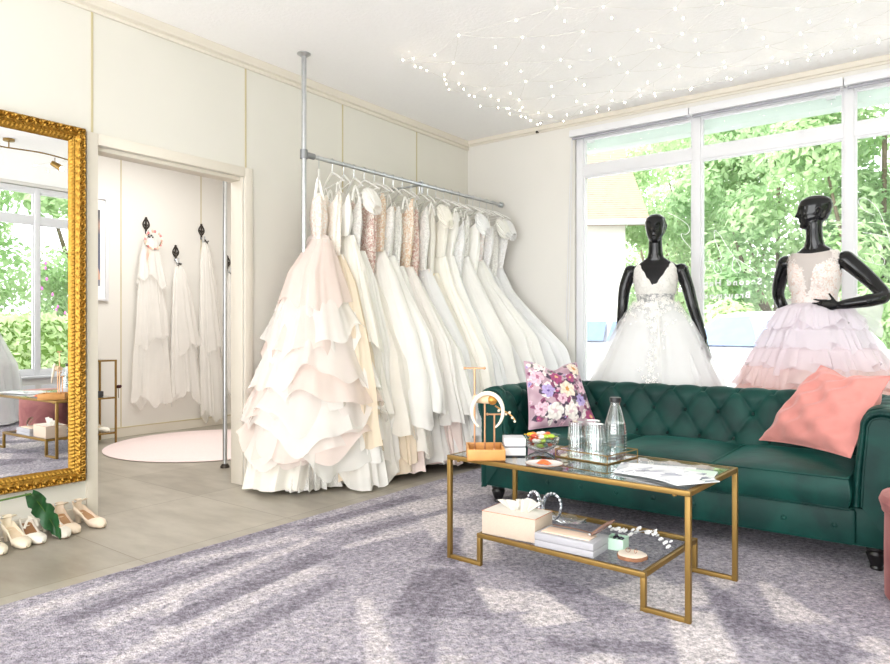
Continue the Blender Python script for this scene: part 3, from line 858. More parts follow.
# ------------------------------------------------------------------ room beyond the doorway
def wall_pole():
    t = thing('clothes_pole', 'steel pole standing on the tiles just inside the doorway of the other room', 'pole', (-0.613, 3.116, 0))
    MB().tube([(0, 0, 0.01), (0, 0, HC - 0.01)], 0.017, 16).build('pole', M['steel'], t)
    MB().lathe([(0, 0.0005), (0.034, 0.0005), (0.034, 0.012), (0.022, 0.03), (0, 0.03)], 18).build('foot', M['dark_metal'], t)
    MB().lathe([(0, HC - 0.022), (0.022, HC - 0.022), (0.045, HC - 0.005), (0.045, HC - 0.0005), (0, HC - 0.0005)], 18).build('ceiling_flange', M['steel'], t)
wall_pole()

def wall_hook(y, z, label):
    t = thing('wall_hook', label, 'hook', (XB, y, z), 0, 'ornate iron hooks on the white panels')
    mb = MB()
    # leaf-shaped back plate
    for s in (-1, 1):
        mb.tube(catmull([(0.006, 0, -0.02), (0.008, s * 0.030, 0.02), (0.008, s * 0.028, 0.055), (0.008, 0, 0.10)], 5), 0.0075, 6)
        mb.tube(catmull([(0.008, 0, 0.0), (0.010, s * 0.014, 0.03), (0.010, s * 0.034, 0.035)], 4), 0.006, 6)
    mb.tube([(0.007, 0, -0.06), (0.008, 0, 0.10)], 0.010, 8)
    mb.ball((0.008, 0, 0.10), 0.012); mb.ball((0.01, 0, 0.03), 0.013)
    mb.build('back_plate', M['dark_metal'], t)
    mb = MB(); mb.tube(catmull([(0.008, 0, -0.03), (0.03, 0, -0.075), (0.055, 0.0, -0.085), (0.068, 0, -0.06), (0.066, 0, -0.04)], 5), 0.006, 8); mb.ball((0.066, 0, -0.036), 0.010)
    mb.build('hook', M['steel'], t)
HK = [(3.66, 2.085, 'ornate iron wall hook holding the veil with the flower wreath'), (3.985, 1.835, 'ornate iron wall hook set lowest, holding the veil with a comb'), (4.29, 2.095, 'ornate iron wall hook on the panel joint holding a narrow long veil'), (4.62, 1.78, 'ornate iron wall hook behind the steel pole holding a thin veil')]
for a in HK: wall_hook(*a)

def veil(y, zt, zb, w, dy, label, seed, mats, depth=0.10, layers=2, zw=0.12):
    root = thing('bridal_veil', label, 'veil', (XB + 0.075, y, zt), 0, 'veils on the wall hooks')
    for q in range(layers):
        L = (zt - zb) * (1.0 - 0.36 * q)
        ww = w * (1 - 0.1 * q)
        shell([(0, 0, 0, 0, 0.018, 0.026, 0.1), (0.12, 0.0, dy * 0.1, -0.12 * L, 0.03, ww * 0.46, 0.12), (0.6, 0.0, dy * 0.55, -0.6 * L, 0.045, ww * 0.80, 0.16), (1, 0.004, dy, -L, 0.05 + 0.01 * q, ww, 0.2)], seed + q, folds=((7, 1), (12, .8), (19, .4)), nth=90, nz=24, zwave=0.09, zn=2, zmin=-9).build('veil_layer' , mats[q % len(mats)], root)
    mb = MB()
    mb.box((0.0, 0, 0.0), (0.03, 0.055, 0.022), 0.006)
    mb.build('comb', M['steel'], root)
    mb = MB()
    for q in range(5): mb.ball((0.024, rnd.uniform(-0.03, 0.03), rnd.uniform(-0.022, 0.015)), 0.009, 8)
    mb.build('pearl_cluster', P('dark_beads', srgb(70, 66, 62), 0.3, metal=0.5), root)
    return root

vt = [cm('veil_tulle', srgb(255, 253, 249), 0.52, 0.12), cm('veil_tulle_soft', srgb(255, 252, 248), 0.45, 0.12)]
veil(3.66, 2.00, 0.33, 0.19, 0.02, 'ivory tulle veil with scalloped edge hanging under the flower wreath', 41, vt, layers=3)
veil(3.985, 1.745, 0.34, 0.17, 0.08, 'ivory tulle veil hanging from the lowest wall hook', 52, vt, layers=2)
veil(4.29, 2.005, 0.12, 0.15, 0.10, 'long narrow ivory tulle veil trailing to the floor beside the steel pole', 63, vt, layers=2)
veil(4.62, 1.69, 0.3, 0.10, 0.0, 'sheer ivory veil hanging behind the steel pole', 74, vt, layers=1)
def wreath():
    t = thing('flower_wreath', 'pink flower wreath with ribbon tails hanging on the first wall hook', 'wreath', (XB + 0.105, 3.68, 1.955))
    mb = MB()
    ring = [(0.01 * math.sin(3 * a), 0.088 * math.cos(a), 0.088 * math.sin(a)) for a in np.linspace(0, 2 * PI, 40)]
    mb.tube(ring, 0.005, 6, caps=False); mb.build('ring', P('twig_green', srgb(120, 120, 80), 0.8), t)
    cols = [P('petal_peach', srgb(238, 190, 170), 0.8), P('petal_cream', srgb(250, 236, 220), 0.8), P('petal_rose', srgb(214, 140, 140), 0.8)]
    lf = P('wreath_leaf', srgb(140, 150, 90), 0.7)
    for q in range(22):
        a = 2 * PI * q / 22
        mb = MB(); c = (0.008, 0.088 * math.cos(a), 0.088 * math.sin(a)); rr = rnd.uniform(0.008, 0.014)
        for k in range(5):
            b = 2 * PI * k / 5
            mb.ball((c[0] + 0.004, c[1] + rr * 0.7 * math.cos(b), c[2] + rr * 0.7 * math.sin(b)), (0.004, rr * 0.6, rr * 0.6), 6)
        mb.ball((c[0] + 0.008, c[1], c[2]), rr * 0.4, 6)
        mb.build('flower', cols[q % 3], t)
    for q in range(3):
        mb = MB(); x = -0.05 + 0.015 * q
        pts = catmull([(0.0, x, -0.07), (0.01, x - 0.02, -0.14), (0.004, x - 0.012, -0.22), (0.01, x - 0.02, -0.26 - 0.03 * q)], 5)
        mb.tube(pts, 0.006, 6, flat=0.2); mb.build('ribbon', cols[0], t)
wreath()

def picture():
    t = thing('framed_picture', 'large white framed portrait photo on the back wall beside the veils', 'picture', (XB + 0.002, 2.99, 1.33))
    W, H = 0.56, 1.0
    fr = MB()
    for a, b in (((0, -W/2, 0), (0.03, -W/2 + 0.03, H)), ((0, W/2 - 0.03, 0), (0.03, W/2, H)), ((0, -W/2 + 0.002, 0.002), (0.028, W/2 - 0.002, 0.03)), ((0, -W/2 + 0.002, H - 0.03), (0.028, W/2 - 0.002, H - 0.002))): fr.span(a, b, 0.003)
    fr.build('frame', M['pvc'], t)
    MB().span((0.0, -W/2 + 0.02, 0.02), (0.012, W/2 - 0.02, H - 0.02)).build('mount', P('mount_card', srgb(246, 245, 243), 0.9), t)
    m, nt, out = new_mat('portrait_print')
    b = N(nt, 'ShaderNodeBsdfPrincipled'); tc = N(nt, 'ShaderNodeTexCoord'); sp = N(nt, 'ShaderNodeSeparateXYZ')
    nt.links.new(tc.outputs['Generated'], sp.inputs[0])
    nz = N(nt, 'ShaderNodeTexNoise', i_Scale=3.0, i_Detail=4.0); nt.links.new(tc.outputs['Object'], nz.inputs['Vector'])
    ma = N(nt, 'ShaderNodeMath', operation='MULTIPLY_ADD'); ma.inputs[1].default_value = 0.25; nt.links.new(nz.outputs['Fac'], ma.inputs[0]); nt.links.new(sp.outputs[2], ma.inputs[2])
    nt.links.new(ramp(nt, ma.outputs[0], [(0.15, srgb(140, 140, 150)), (0.4, srgb(92, 96, 118)), (0.75, srgb(86, 88, 104)), (0.88, srgb(170, 140, 124)), (1.0, srgb(90, 88, 92))]), b.inputs['Base Color'])
    b.inputs['Roughness'].default_value = 0.3
    nt.links.new(b.outputs[0], out.inputs[0])
    pr_ = MB().span((0.012, -W/2 + 0.09, 0.14), (0.0135, W/2 - 0.075, 0.87)).build('photo_print', m, t, smooth=False)
    mb = MB(); mb.tube(catmull([(0.0145, 0.08, 0.62), (0.0145, 0.12, 0.45), (0.0145, 0.18, 0.24), (0.0145, 0.19, 0.20)], 5), [0.035]*6+[0.028]*5+[0.02]*5, 6, flat=0.06); mb.build('pictured_arm', P('printed_skin', srgb(214, 170, 150), 0.4), pr_)
    mb = MB(); mb.tube([(0.0142, 0.0, 0.15), (0.0142, 0.0, 0.5)], [0.10, 0.05], 8, flat=0.02); mb.build('pictured_gown', P('printed_white', srgb(225, 225, 228), 0.4), pr_)
picture()

def side_shelf():
    t = thing('shelf_unit', 'slim gold metal shelf stand with glass shelves against the back wall', 'shelf', (XB + 0.17, 2.86, 0))
    D, W, H = 0.15, 0.33, 0.775
    fr = MB(); s = 0.016
    for x in (-D, D):
        for y in (-W, W): fr.span((x - s/2, y - s/2, 0), (x + s/2, y + s/2, H), 0.002)
    for z in (0.09, 0.415, H - 0.016):
        for x in (-D, D): fr.span((x - s/2 + 0.001, -W, z), (x + s/2 - 0.001, W, z + s - 0.001), 0.002)
        for y in (-W, W): fr.span((-D, y - s/2 + 0.001, z + 0.001), (D, y + s/2 - 0.001, z + s - 0.002), 0.002)
    fr.build('frame', M['brass'], t)
    for z in (0.09, 0.415, H - 0.016):
        MB().span((-D + 0.008, -W + 0.008, z + s - 0.008), (D - 0.008, W - 0.008, z + s)).build('glass_shelf', M['glass'], t, smooth=False)
    bk = MB(); bk.box((XB + 0.20, 3.08, 0.415 + 0.016 + 0.026), (0.05, 0.09, 0.05), 0.004)
    tag(bk.build('display_box', P('charcoal_card', srgb(60, 60, 64), 0.6)), 'small dark box on the middle shelf of the gold stand', 'box')
    c = thing('picture_card', 'small white framed card standing on top of the gold shelf stand', 'picture', (XB + 0.05, 3.03, 0.776), 0)
    MB().span((0, -0.10, 0), (0.014, 0.10, 0.27), 0.003).build('frame', M['pvc'], c)
    MB().span((0.014, -0.07, 0.04), (0.0155, 0.07, 0.23)).build('card', P('beige_card', srgb(232, 216, 200), 0.8), c, smooth=False)
    rs = thing('dried_rose', 'dark dried rose hung on the corner post of the gold shelf stand', 'flower', (XB + 0.335, 3.205, 0.52))
    mb = MB(); 
    for k in range(6): mb.ball((0.012 * math.cos(k), 0.008 + 0.012 * math.sin(k), 0.008 * (k % 2)), 0.013, 8)
    mb.build('bloom', P('dark_rose', srgb(70, 34, 34), 0.8), rs)
    mb = MB(); mb.tube([(0, 0, 0.0), (-0.004, 0.004, -0.10)], 0.003, 6); mb.build('stem', P('dry_stem', srgb(96, 84, 50), 0.8), rs)
side_shelf()
# ------------------------------------------------------------------ shoes and plant
def shoe_meshes(root, mat, inner, heel=0.055, side=1, open_back=False, strap=True):
    L = 0.235
    K = [(0.0, 0.034, heel, 0.058, 0), (0.10, 0.060, heel * 0.97, 0.056, 0), (0.3, 0.060, heel * 0.72, 0.042, 0), (0.5, 0.070, heel * 0.30, 0.038, 0), (0.66, 0.086, 0.005, 0.042, 0), (0.80, 0.080, 0.004, 0.042, 1), (0.92, 0.056, 0.004, 0.034, 1), (0.98, 0.030, 0.004, 0.024, 1), (1.0, 0.004, 0.008, 0.010, 1)]
    def sec(t):
        w, zs, h, cl = interp(K, t)
        cl = smoothstep(0.60, 0.70, t)
        return w, zs, h, cl
    mb = MB(); nv = 26; nu = 30
    def pt(i, j):
        t = i / (nu - 1); w, zs, h, cl = sec(t)
        A = lerp(R(118), R(180), cl)
        a = -A + 2 * A * j / (nv - 1)
        x = t * L; y = math.sin(a) * w / 2 + side * 0.008 * math.sin(PI * t)
        zz = h * (1 - math.cos(a)) / 2
        if abs(a) < 1.2: zz *= 0.25
        return (x, y, zs + zz)
    mb.grid(pt, nu, nv)
    # heel cup
    n0 = len(mb.v)
    mb.build('upper', mat, root, angle=70)
    mb = MB()
    def ins(i, j):
        t = 0.02 + 0.70 * i / 15; w, zs, h, cl = sec(t); u = -1 + 2 * j / 6
        return (t * L, u * w * 0.44 + side * 0.008 * math.sin(PI * t), zs + 0.008 + 0.003 * u * u)
    mb.grid(ins, 16, 7); mb.build('insole', inner, root)
    mb = MB(); mb.tube([(0.026, 0, heel + 0.004), (0.022, 0, 0.002)], [0.021, 0.0125], 12); mb.build('heel', mat, root)
    mb = MB()
    def so(i, j):
        t = 0.5 + 0.5 * i / 10; w, zs, h, cl = sec(t); u = -1 + 2 * j / 6
        return (t * L, u * w * 0.46 + side * 0.008 * math.sin(PI * t), max(0.0015, zs - 0.003) if j not in (0, 6) else zs + 0.004)
    mb.grid(so, 11, 7); mb.build('sole', P('tan_sole', srgb(170, 140, 110), 0.6), root)

def ankle_strap(root, mat, z=0.125, r=0.034, lean=0.01):
    mb = MB()
    pts = [(0.03 + r * math.cos(a) + lean, r * 0.85 * math.sin(a), z + 0.012 * math.cos(a)) for a in np.linspace(0, 2 * PI, 24)]
    mb.tube(pts, 0.006, 6, caps=False, flat=0.35); mb.build('ankle_strap', mat, root)
    mb = MB()
    for s in (-1, 1): mb.tube(catmull([(0.008, s * 0.02, 0.10), (0.012, s * 0.026, z - 0.012), (0.02, s * 0.03, z)], 4), 0.005, 6, flat=0.4)
    mb.grid(lambda i, j: (0.006 - 0.002 * i / 5 + 0.012 * (j / 6 - 0.5) ** 2 * 4, -0.022 + 0.044 * j / 6, 0.06 + 0.07 * i / 5), 6, 7)
    mb.build('heel_strap', mat, root)
    MB().ball((0.03 + lean, -r * 0.85, z), 0.007, 8).build('buckle', M['steel'], root)

def low_strap(root, mat):
    mb = MB()
    mb.tube(catmull([(0.088, -0.030, 0.058), (0.090, -0.018, 0.090), (0.094, 0.0, 0.100), (0.090, 0.018, 0.090), (0.088, 0.030, 0.058)], 6), 0.007, 6, flat=0.35)
    mb.build('instep_strap', mat, root)

beige = P('beige_leather', srgb(232, 214, 192), 0.45, var=0.04)
ivl = P('ivory_satin_leather', srgb(240, 234, 222), 0.45, var=0.03)
crl = P('cream_leather', srgb(236, 224, 202), 0.5, var=0.03)
tanin = P('tan_insole', srgb(186, 146, 108), 0.6); brin = P('brown_insole', srgb(150, 108, 70), 0.6); crin = P('cream_insole', srgb(226, 206, 178), 0.6)
SH = [
    (0.015, 1.735, 0.16, 'beige ankle strap pump standing closest to the doorway', beige, tanin, 'a', 1),
    (0.010, 1.645, -0.02, 'beige ankle strap pump standing one place in from the doorway shoe', beige, tanin, 'a', -1),
    (0.045, 1.560, 0.06, 'ivory low pump half behind the drooping green leaf', ivl, brin, 'l', 1),
    (0.045, 1.468, -0.04, 'ivory strap pump with brown insole beside the leaf', ivl, brin, 'l', -1),
    (0.062, 1.375, 0.02, 'cream ankle strap pump between the ivory pump and the frame-edge pump', crl, crin, 'a', 1),
    (0.080, 1.280, -0.02, 'cream ankle strap pump farthest from the doorway', crl, crin, 'a', -1),
]
for x, y, rz, lab, m_, inn, k_, sd in SH:
    t = thing('pump_shoe', lab, 'shoe', (x, y, 0), rz, 'bridal shoes along the wall')
    shoe_meshes(t, m_, inn, side=sd)
    (ankle_strap if k_ == 'a' else low_strap)(t, m_)
sh2 = thing('pump_shoe', 'white pump standing on the bottom shelf of the gold stand', 'shoe', (XB + 0.09, 3.06, 0.1065), 0.3)
shoe_meshes(sh2, ivl, crin, side=1)

def plant():
    t = thing('potted_plant', 'potted green plant beside the mirror with one leaf drooping over the shoes', 'plant', (0.42, 0.62, 0))
    MB().lathe([(0, 0.0), (0.10, 0.0), (0.125, 0.20), (0.125, 0.22), (0.112, 0.22), (0.108, 0.19), (0, 0.19)], 28).build('pot', P('white_pot', srgb(235, 233, 228), 0.4), t)
    gm = P('deep_green_leaf', srgb(38, 84, 46), 0.28, var=0.3, vscale=22, spec=0.6)
    st = P('green_stem', srgb(84, 118, 52), 0.5)
    def leaf(base, tip, width, side, stem_from):
        base = Vector(base); tip = Vector(tip)
        mb = MB(); mid = (Vector(stem_from) + base) / 2 + Vector((0, 0, 0.02))
        mb.tube(catmull([stem_from, mid, base], 8), 0.0045, 8); mb.build('leaf_stalk', st, t)
        ax = tip - base; L = ax.length; a = ax.normalized(); s = Vector(side); s = (s - a * s.dot(a)).normalized(); n = a.cross(s)
        mb = MB()
        def pt(i, j):
            u = i / 40; v = -1 + 2 * j / 14
            w = width * (math.sin(PI * min(1, u * 0.93 + 0.07)) ** 0.7) * (1 - 0.25 * u)
            notch = 1 - 0.28 * max(0, math.sin(u * 26)) ** 2 * abs(v) ** 3 * (0.2 < u < 0.9)
            fold = 0.35 * abs(v) * w
            return base + a * (L * u - 0.06 * L * abs(v) ** 2 * (1 - u)) + s * (v * w * notch) + n * (fold + 0.008 * math.sin(u * 15 + v * 3) - 0.03 * math.sin(PI * u))
        mb.grid(pt, 41, 15)
        lf = mb.build('leaf', gm, t, angle=80)
        mb = MB(); mb.tube([base + a * (L * u) - n * (0.03 * math.sin(PI * u) - 0.002) for u in np.linspace(0, 0.96, 14)], [0.0025 - 0.0018 * u for u in np.linspace(0, 1, 14)], 6); mb.build('midrib', st, lf)
    # places relative to the pot
    leaf((-0.06, 0.755, 0.275), (-0.055, 0.885, 0.03), 0.052, (0.5, 0.8, 0.35), (0, 0.0, 0.20))
    for q, (bx, by, bz, tx, ty, tz) in enumerate([(0.2, -0.1, 0.55, 0.4, -0.2, 0.5), (-0.05, -0.25, 0.6, -0.1, -0.45, 0.5), (0.05, 0.08, 0.75, 0.1, 0.25, 0.85), (0.25, 0.1, 0.5, 0.42, 0.12, 0.38)]):
        leaf((bx, by, bz), (tx, ty, tz), 0.08, (0.3, 0.8, -0.2) if q % 2 else (0.8, -0.3, 0.2), (0, 0.0, 0.20))
plant()

# ------------------------------------------------------------------ chesterfield sofa
def velvet(name, col, lite, rough=0.55):
    m, nt, out = new_mat(name)
    b = N(nt, 'ShaderNodeBsdfPrincipled')
    tc = N(nt, 'ShaderNodeTexCoord')
    nz = N(nt, 'ShaderNodeTexNoise', i_Scale=5.0, i_Detail=3.0, i_Distortion=0.8)
    nt.links.new(tc.outputs['Object'], nz.inputs['Vector'])
    nt.links.new(ramp(nt, nz.outputs['Fac'], [(0.35, col), (0.7, lite)]), b.inputs['Base Color'])
    b.inputs['Roughness'].default_value = rough
    b.inputs['Sheen Weight'].default_value = 0.45
    b.inputs['Specular IOR Level'].default_value = 0.3
    b.inputs['Sheen Roughness'].default_value = 0.3
    b.inputs['Sheen Tint'].default_value = tuple(min(1, x * 3.2 + 0.02) for x in lite[:3]) + (1,)
    n2 = N(nt, 'ShaderNodeTexNoise', i_Scale=14.0, i_Detail=4.0); nt.links.new(tc.outputs['Object'], n2.inputs['Vector'])
    bp = N(nt, 'ShaderNodeBump', i_Strength=0.25, i_Distance=0.01); nt.links.new(n2.outputs['Fac'], bp.inputs['Height'])
    nt.links.new(bp.outputs[0], b.inputs['Normal'])
    nt.links.new(b.outputs[0], out.inputs[0])
    return m
GRN = velvet('green_velvet', srgb(2, 45, 41), srgb(7, 68, 60))
GRB = velvet('dark_green_button', srgb(2, 26, 24), srgb(4, 40, 36))
SX, SY, SL, SD = 1.50, 3.40, 2.205, 0.86   # front left corner, length, depth
AW = 0.235                                  # arm width
def sofa():
    root = thing('chesterfield_sofa', 'dark green velvet tufted chesterfield sofa with scroll arms in front of the window', 'sofa', (SX, SY, 0))
    # base with front rail
    mb = MB(); mb.span((0.02, 0.025, 0.105), (SL - 0.02, SD - 0.03, 0.275), 0.02); mb.build('base', GRN, root)
    mb = MB(); mb.span((AW - 0.02, 0.0, 0.11), (SL - AW + 0.02, 0.06, 0.27), 0.018); fp = mb.build('front_rail', GRN, root)
    for q in range(9):
        MB().ball((AW + 0.06 + q * (SL - 2 * AW - 0.12) / 8, -0.003, 0.19), (0.012, 0.007, 0.012), 10).build('button', GRN, fp)
    mb = MB(); mb.tube([(AW, -0.004, 0.268), (SL - AW, -0.004, 0.268)], 0.006, 8); mb.build('piping', GRN, fp)
    # three loose seat cushions
    x0, x1 = AW + 0.005, SL - AW - 0.005
    cwid = (x1 - x0) / 3
    for q in range(3):
        a, b = x0 + q * cwid + 0.002, x0 + (q + 1) * cwid - 0.002
        mb = MB()
        n = 28
        def top(i, j, zt, sg):
            u = -1 + 2 * i / (n - 1); v = -1 + 2 * j / (n - 1)
            x = lerp(a, b, (u + 1) / 2); y = lerp(-0.02, 0.64, (v + 1) / 2)
            cr = (1 - abs(u) ** 3.2) * (1 - abs(v) ** 4)
            e = max(abs(u), abs(v)) ** 24
            return (x, y - 0.0 * e, zt + sg * (0.034 * cr ** 0.75 if sg > 0 else 0))
        T = [[top(i, j, 0.402, 1) for j in range(n)] for i in range(n)]
        mb.grid(lambda i, j: T[i][j], n, n)
        mb.f = [tuple(reversed(f)) for f in mb.f]
        mb2 = MB(); mb2.grid(lambda i, j: top(i, j, 0.276, 0), n, n); mb.add(mb2.v, mb2.f)
        # boxing strip
        per = [(i, 0) for i in range(n)] + [(n - 1, j) for j in range(1, n)] + [(i, n - 1) for i in range(n - 2, -1, -1)] + [(0, j) for j in range(n - 2, 0, -1)]
        m_ = len(per)
        def strip(i, j):
            t = i / 6; p = T[per[j][0]][per[j][1]]
            u = -1 + 2 * per[j][0] / (n - 1); v = -1 + 2 * per[j][1] / (n - 1)
            k = 0.010 * math.sin(PI * t)
            return (p[0] + (k if u == 1 else -k if u == -1 else 0), p[1] + (k if v == 1 else -k * 1.3 if v == -1 else 0), lerp(0.276, 0.402, t))
        mb2 = MB(); mb2.grid(strip, 7, m_, wrap=True); mb.add(mb2.v, mb2.f)
        c = mb.build('seat_cushion', GRN, root, angle=70)
        mb = MB(); mb.tube([(T[i][j][0], T[i][j][1], 0.403) for i, j in per] + [(a, -0.02, 0.403)], 0.0055, 8, caps=False); mb.build('piping', GRN, c)
    # tufted back: profile goes up the inner face, over the roll and down behind
    prof = [(0.600, 0.30), (0.628, 0.42), (0.660, 0.54), (0.680, 0.61), (0.690, 0.66), (0.715, 0.695), (0.755, 0.712), (0.800, 0.700), (0.832, 0.665), (0.845, 0.61), (0.842, 0.55), (0.828, 0.50), (0.826, 0.35), (0.824, 0.10)]
    def swept(prof, path_fn, length, nu, tuft_rows, px, phase=0.0):
        pts = catmull([(a, b, 0) for a, b in prof], 8)
        cum = [0]
        for p, q in zip(pts, pts[1:]): cum.append(cum[-1] + (q - p).length)
        nv = len(pts)
        s_top = cum[int(nv * 0.50)]
        mb = MB(); btn = []
        ps = tuft_rows
        def off(u, s):
            U = u / px + phase; V = s / ps
            a = abs(math.sin(PI * (U + V) / 2)); b = abs(math.sin(PI * (U - V) / 2))
            fade = smoothstep(0.0, 0.05, s) * (1 - smoothstep(s_top * 0.86, s_top * 1.12, s))
            h = (a * b) ** 0.30
            dim = math.exp(-((math.sin(PI * (U + V) / 2) ** 2 + math.sin(PI * (U - V) / 2) ** 2) / 0.10))
            return (0.026 * h - 0.020 - 0.012 * dim) * fade + 0.004 * (1 - fade)
        def pt(i, j):
            u = length * i / (nu - 1); p = pts[j]
            t = (pts[min(j + 1, nv - 1)] - pts[max(j - 1, 0)]).normalized()
            n_ = Vector((-t.y, t.x, 0))      # outward
            q = p + n_ * off(u, cum[j])
            return path_fn(u, q.x, q.y)
        mb.grid(pt, nu, nv)
        k = 0
        for r_ in range(1, 5):
            s = r_ * ps
            if s > s_top * 0.86: break
            for c_ in range(-2, int(length / px) + 3):
                U = c_
                if (r_ + c_) % 2 == 0:
                    u = (U - phase) * px
                    if 0.03 < u < length - 0.03:
                        j = min(range(nv), key=lambda z: abs(cum[z] - s)); p = pts[j]
                        t = (pts[min(j + 1, nv - 1)] - pts[max(j - 1, 0)]).normalized()
                        n_ = Vector((-t.y, t.x, 0)); q = p + n_ * (off(u, s) + 0.004)
                        btn.append(path_fn(u, q.x, q.y))
        return mb, btn
    BX0, BX1 = 0.10, SL - 0.10
    mb, btn = swept(prof, lambda u, d, z: (BX0 + u, d, z), BX1 - BX0, 330, 0.145, 0.0945)
    # close the ends
    bk = mb.build('backrest', GRN, root, angle=75)
    for p in btn:
        if AW + 0.02 < p[0] < SL - AW - 0.02: MB().ball(p, 0.0125, 10).build('button', GRB, bk)
    # arms: same idea, run from front to back
    aprof = [(0.235, 0.28), (0.226, 0.42), (0.212, 0.54), (0.205, 0.60), (0.200, 0.65), (0.175, 0.690), (0.130, 0.707), (0.080, 0.700), (0.035, 0.672), (0.010, 0.628), (0.006, 0.58), (0.020, 0.535), (0.034, 0.50), (0.034, 0.35), (0.034, 0.10)]
    for s in (0, 1):
        fn = (lambda u, d, z: (d, 0.035 + u, z)) if s == 0 else (lambda u, d, z: (SL - d, 0.035 + u, z))
        # inner face looks towards the seat
        ap = [(a, b) for a, b in aprof]
        mbx, btn = swept([(-a, b) for a, b in ap], lambda u, d, z: fn(u, -d, z), 0.78, 130, 0.145, 0.0945, 0.4)
        arm = mbx.build('arm', GRN, root, angle=75)
        for p in btn:
            if p[1] < 0.62: MB().ball(p, 0.0125, 10).build('button', GRB, arm)
        # front facing: pleated scroll border round a plain panel
        pts = catmull([(a, b, 0) for a, b in aprof], 8)
        mb = MB()
        def fac(i, j):
            p = pts[i]; c_ = Vector((0.118, min(p.y, 0.60) if p.y < 0.60 else 0.60, 0)); t = j / 8
            k = lerp(1.0, 0.62, t)
            q = c_ + (p - c_) * k
            bulge = 0.030 * math.sin(PI * min(1, t * 1.15)) ** 0.6
            pleat = 0.0035 * math.cos(i * 2 * PI / 2.6) * math.sin(PI * t)
            x = q.x if s == 0 else SL - q.x
            return (x, 0.035 - bulge - pleat, q.y)
        mb.grid(fac, len(pts), 9)
        if s == 1: mb.f = [tuple(reversed(f)) for f in mb.f]
        mb.build('arm_facing', GRN, root, angle=80)
        mb = MB()
        ring = []
        for p in pts:
            c_ = Vector((0.118, min(p.y, 0.60), 0)); q = c_ + (p - c_) * 0.66
            ring.append((q.x if s == 0 else SL - q.x, q.y))
        vs = [(a, 0.018, b) for a, b in ring]
        mb.add(vs, [tuple(range(len(vs)))] if s == 0 else [tuple(reversed(range(len(vs))))])
        vs2 = [(a, 0.05, b) for a, b in ring]; mb.add(vs2, [tuple(range(len(vs2)))])
        mb.build('arm_panel', GRN, root, smooth=False)
        mb = MB(); mb.tube([(a, 0.017, b) for a, b in ring], 0.005, 6, caps=False); mb.build('piping', GRN, root)
    # turned feet
    for x in (0.115, SL - 0.145):
        for y in (0.085, SD - 0.09):
            MB().lathe([(0.0, 0.0), (0.022, 0.0), (0.027, 0.012), (0.024, 0.022), (0.033, 0.045), (0.042, 0.072), (0.036, 0.086), (0.042, 0.094), (0.042, 0.106), (0, 0.106)], 20, c=(x, y, 0)).build('foot', M['black'], root)
sofa()

def pillow(name, corners, thick, mat, label, n=46, ear=0.07, dip=0.0, cols=None, seed=1, wr=0.004):
    """corners: bottom-left, bottom-right, top-right, top-left"""
    c = [Vector(p) for p in corners]
    o0 = (c[0] + c[1] + c[2] + c[3]) / 4
    nrm = ((c[1] - c[0]) + (c[2] - c[3])).cross((c[3] - c[0]) + (c[2] - c[1])).normalized()
    root = None
    mb = MB(); r2 = random.Random(seed); ph = [r2.uniform(0, 6) for _ in range(6)]
    def base(u, v):
        # pulled-in edges leave pointed corners
        uu = u * (1 - ear * (1 - v * v) ** 1.0 * abs(u) ** 2); vv = v * (1 - ear * (1 - u * u) * abs(v) ** 2)
        if v > 0: vv -= dip * math.exp(-(u / 0.42) ** 2) * v ** 3
        a = (uu + 1) / 2; b = (vv + 1) / 2
        return c[0] * (1 - a) * (1 - b) + c[1] * a * (1 - b) + c[2] * a * b + c[3] * (1 - a) * b
    def th(u, v):
        k = max(0, (1 - abs(u) ** 2.6) * (1 - abs(v) ** 2.6)) ** 0.62
        w_ = wr * (math.sin(u * 7 + v * 9 + ph[0]) + 0.7 * math.sin(u * 13 - v * 8 + ph[1]) + 0.6 * math.sin(-u * 5 + v * 17 + ph[2])) * k ** 0.4
        if dip and v > 0: k *= 1 - 0.35 * math.exp(-(u / 0.3) ** 2) * v
        return thick * k + w_ * (1 if k > 0.02 else 0)
    for sg in (1, -1):
        m2 = MB()
        m2.grid(lambda i, j: base(-1 + 2 * i / (n - 1), -1 + 2 * j / (n - 1)) + nrm * sg * th(-1 + 2 * i / (n - 1), -1 + 2 * j / (n - 1)) - o0, n, n)
        if sg > 0: m2.f = [tuple(f) for f in m2.f]
        else: m2.f = [tuple(reversed(f)) for f in m2.f]
        mb.add(m2.v, m2.f)
    root = thing(name, label, 'cushion', tuple(o0))
    body = mb.build('cover', mat, root, angle=0)
    if cols is not None:
        C = [cols(-1 + 2 * i / (n - 1), -1 + 2 * j / (n - 1)) for i in range(n) for j in range(n)]
        set_vcol(body, C + C)
    seam = MB()
    edge = [(-1 + 2 * i / 40, -1) for i in range(41)] + [(1, -1 + 2 * i / 40) for i in range(1, 41)] + [(1 - 2 * i / 40, 1) for i in range(1, 41)] + [(-1, 1 - 2 * i / 40) for i in range(1, 41)]
    seam.tube([base(u, v) - o0 for u, v in edge], 0.003, 6, caps=False)
    seam.build('seam', mat if cols is None else P('mauve_seam', srgb(205, 170, 186), 0.8), root)
    return root

pinkm = P('coral_pink_linen', srgb(216, 142, 134), 0.9, var=0.05, vscale=14, bump=0.25, bscale=240, sheen=0.3)
pillow('throw_pillow', [(2.99, 3.93, 0.455), (3.46, 3.50, 0.475), (3.60, 3.67, 0.835), (3.27, 4.02, 0.86)], 0.095, pinkm, 'large coral pink linen pillow leaning in the far corner of the green sofa', ear=0.07, dip=0.13, seed=5, wr=0.008)

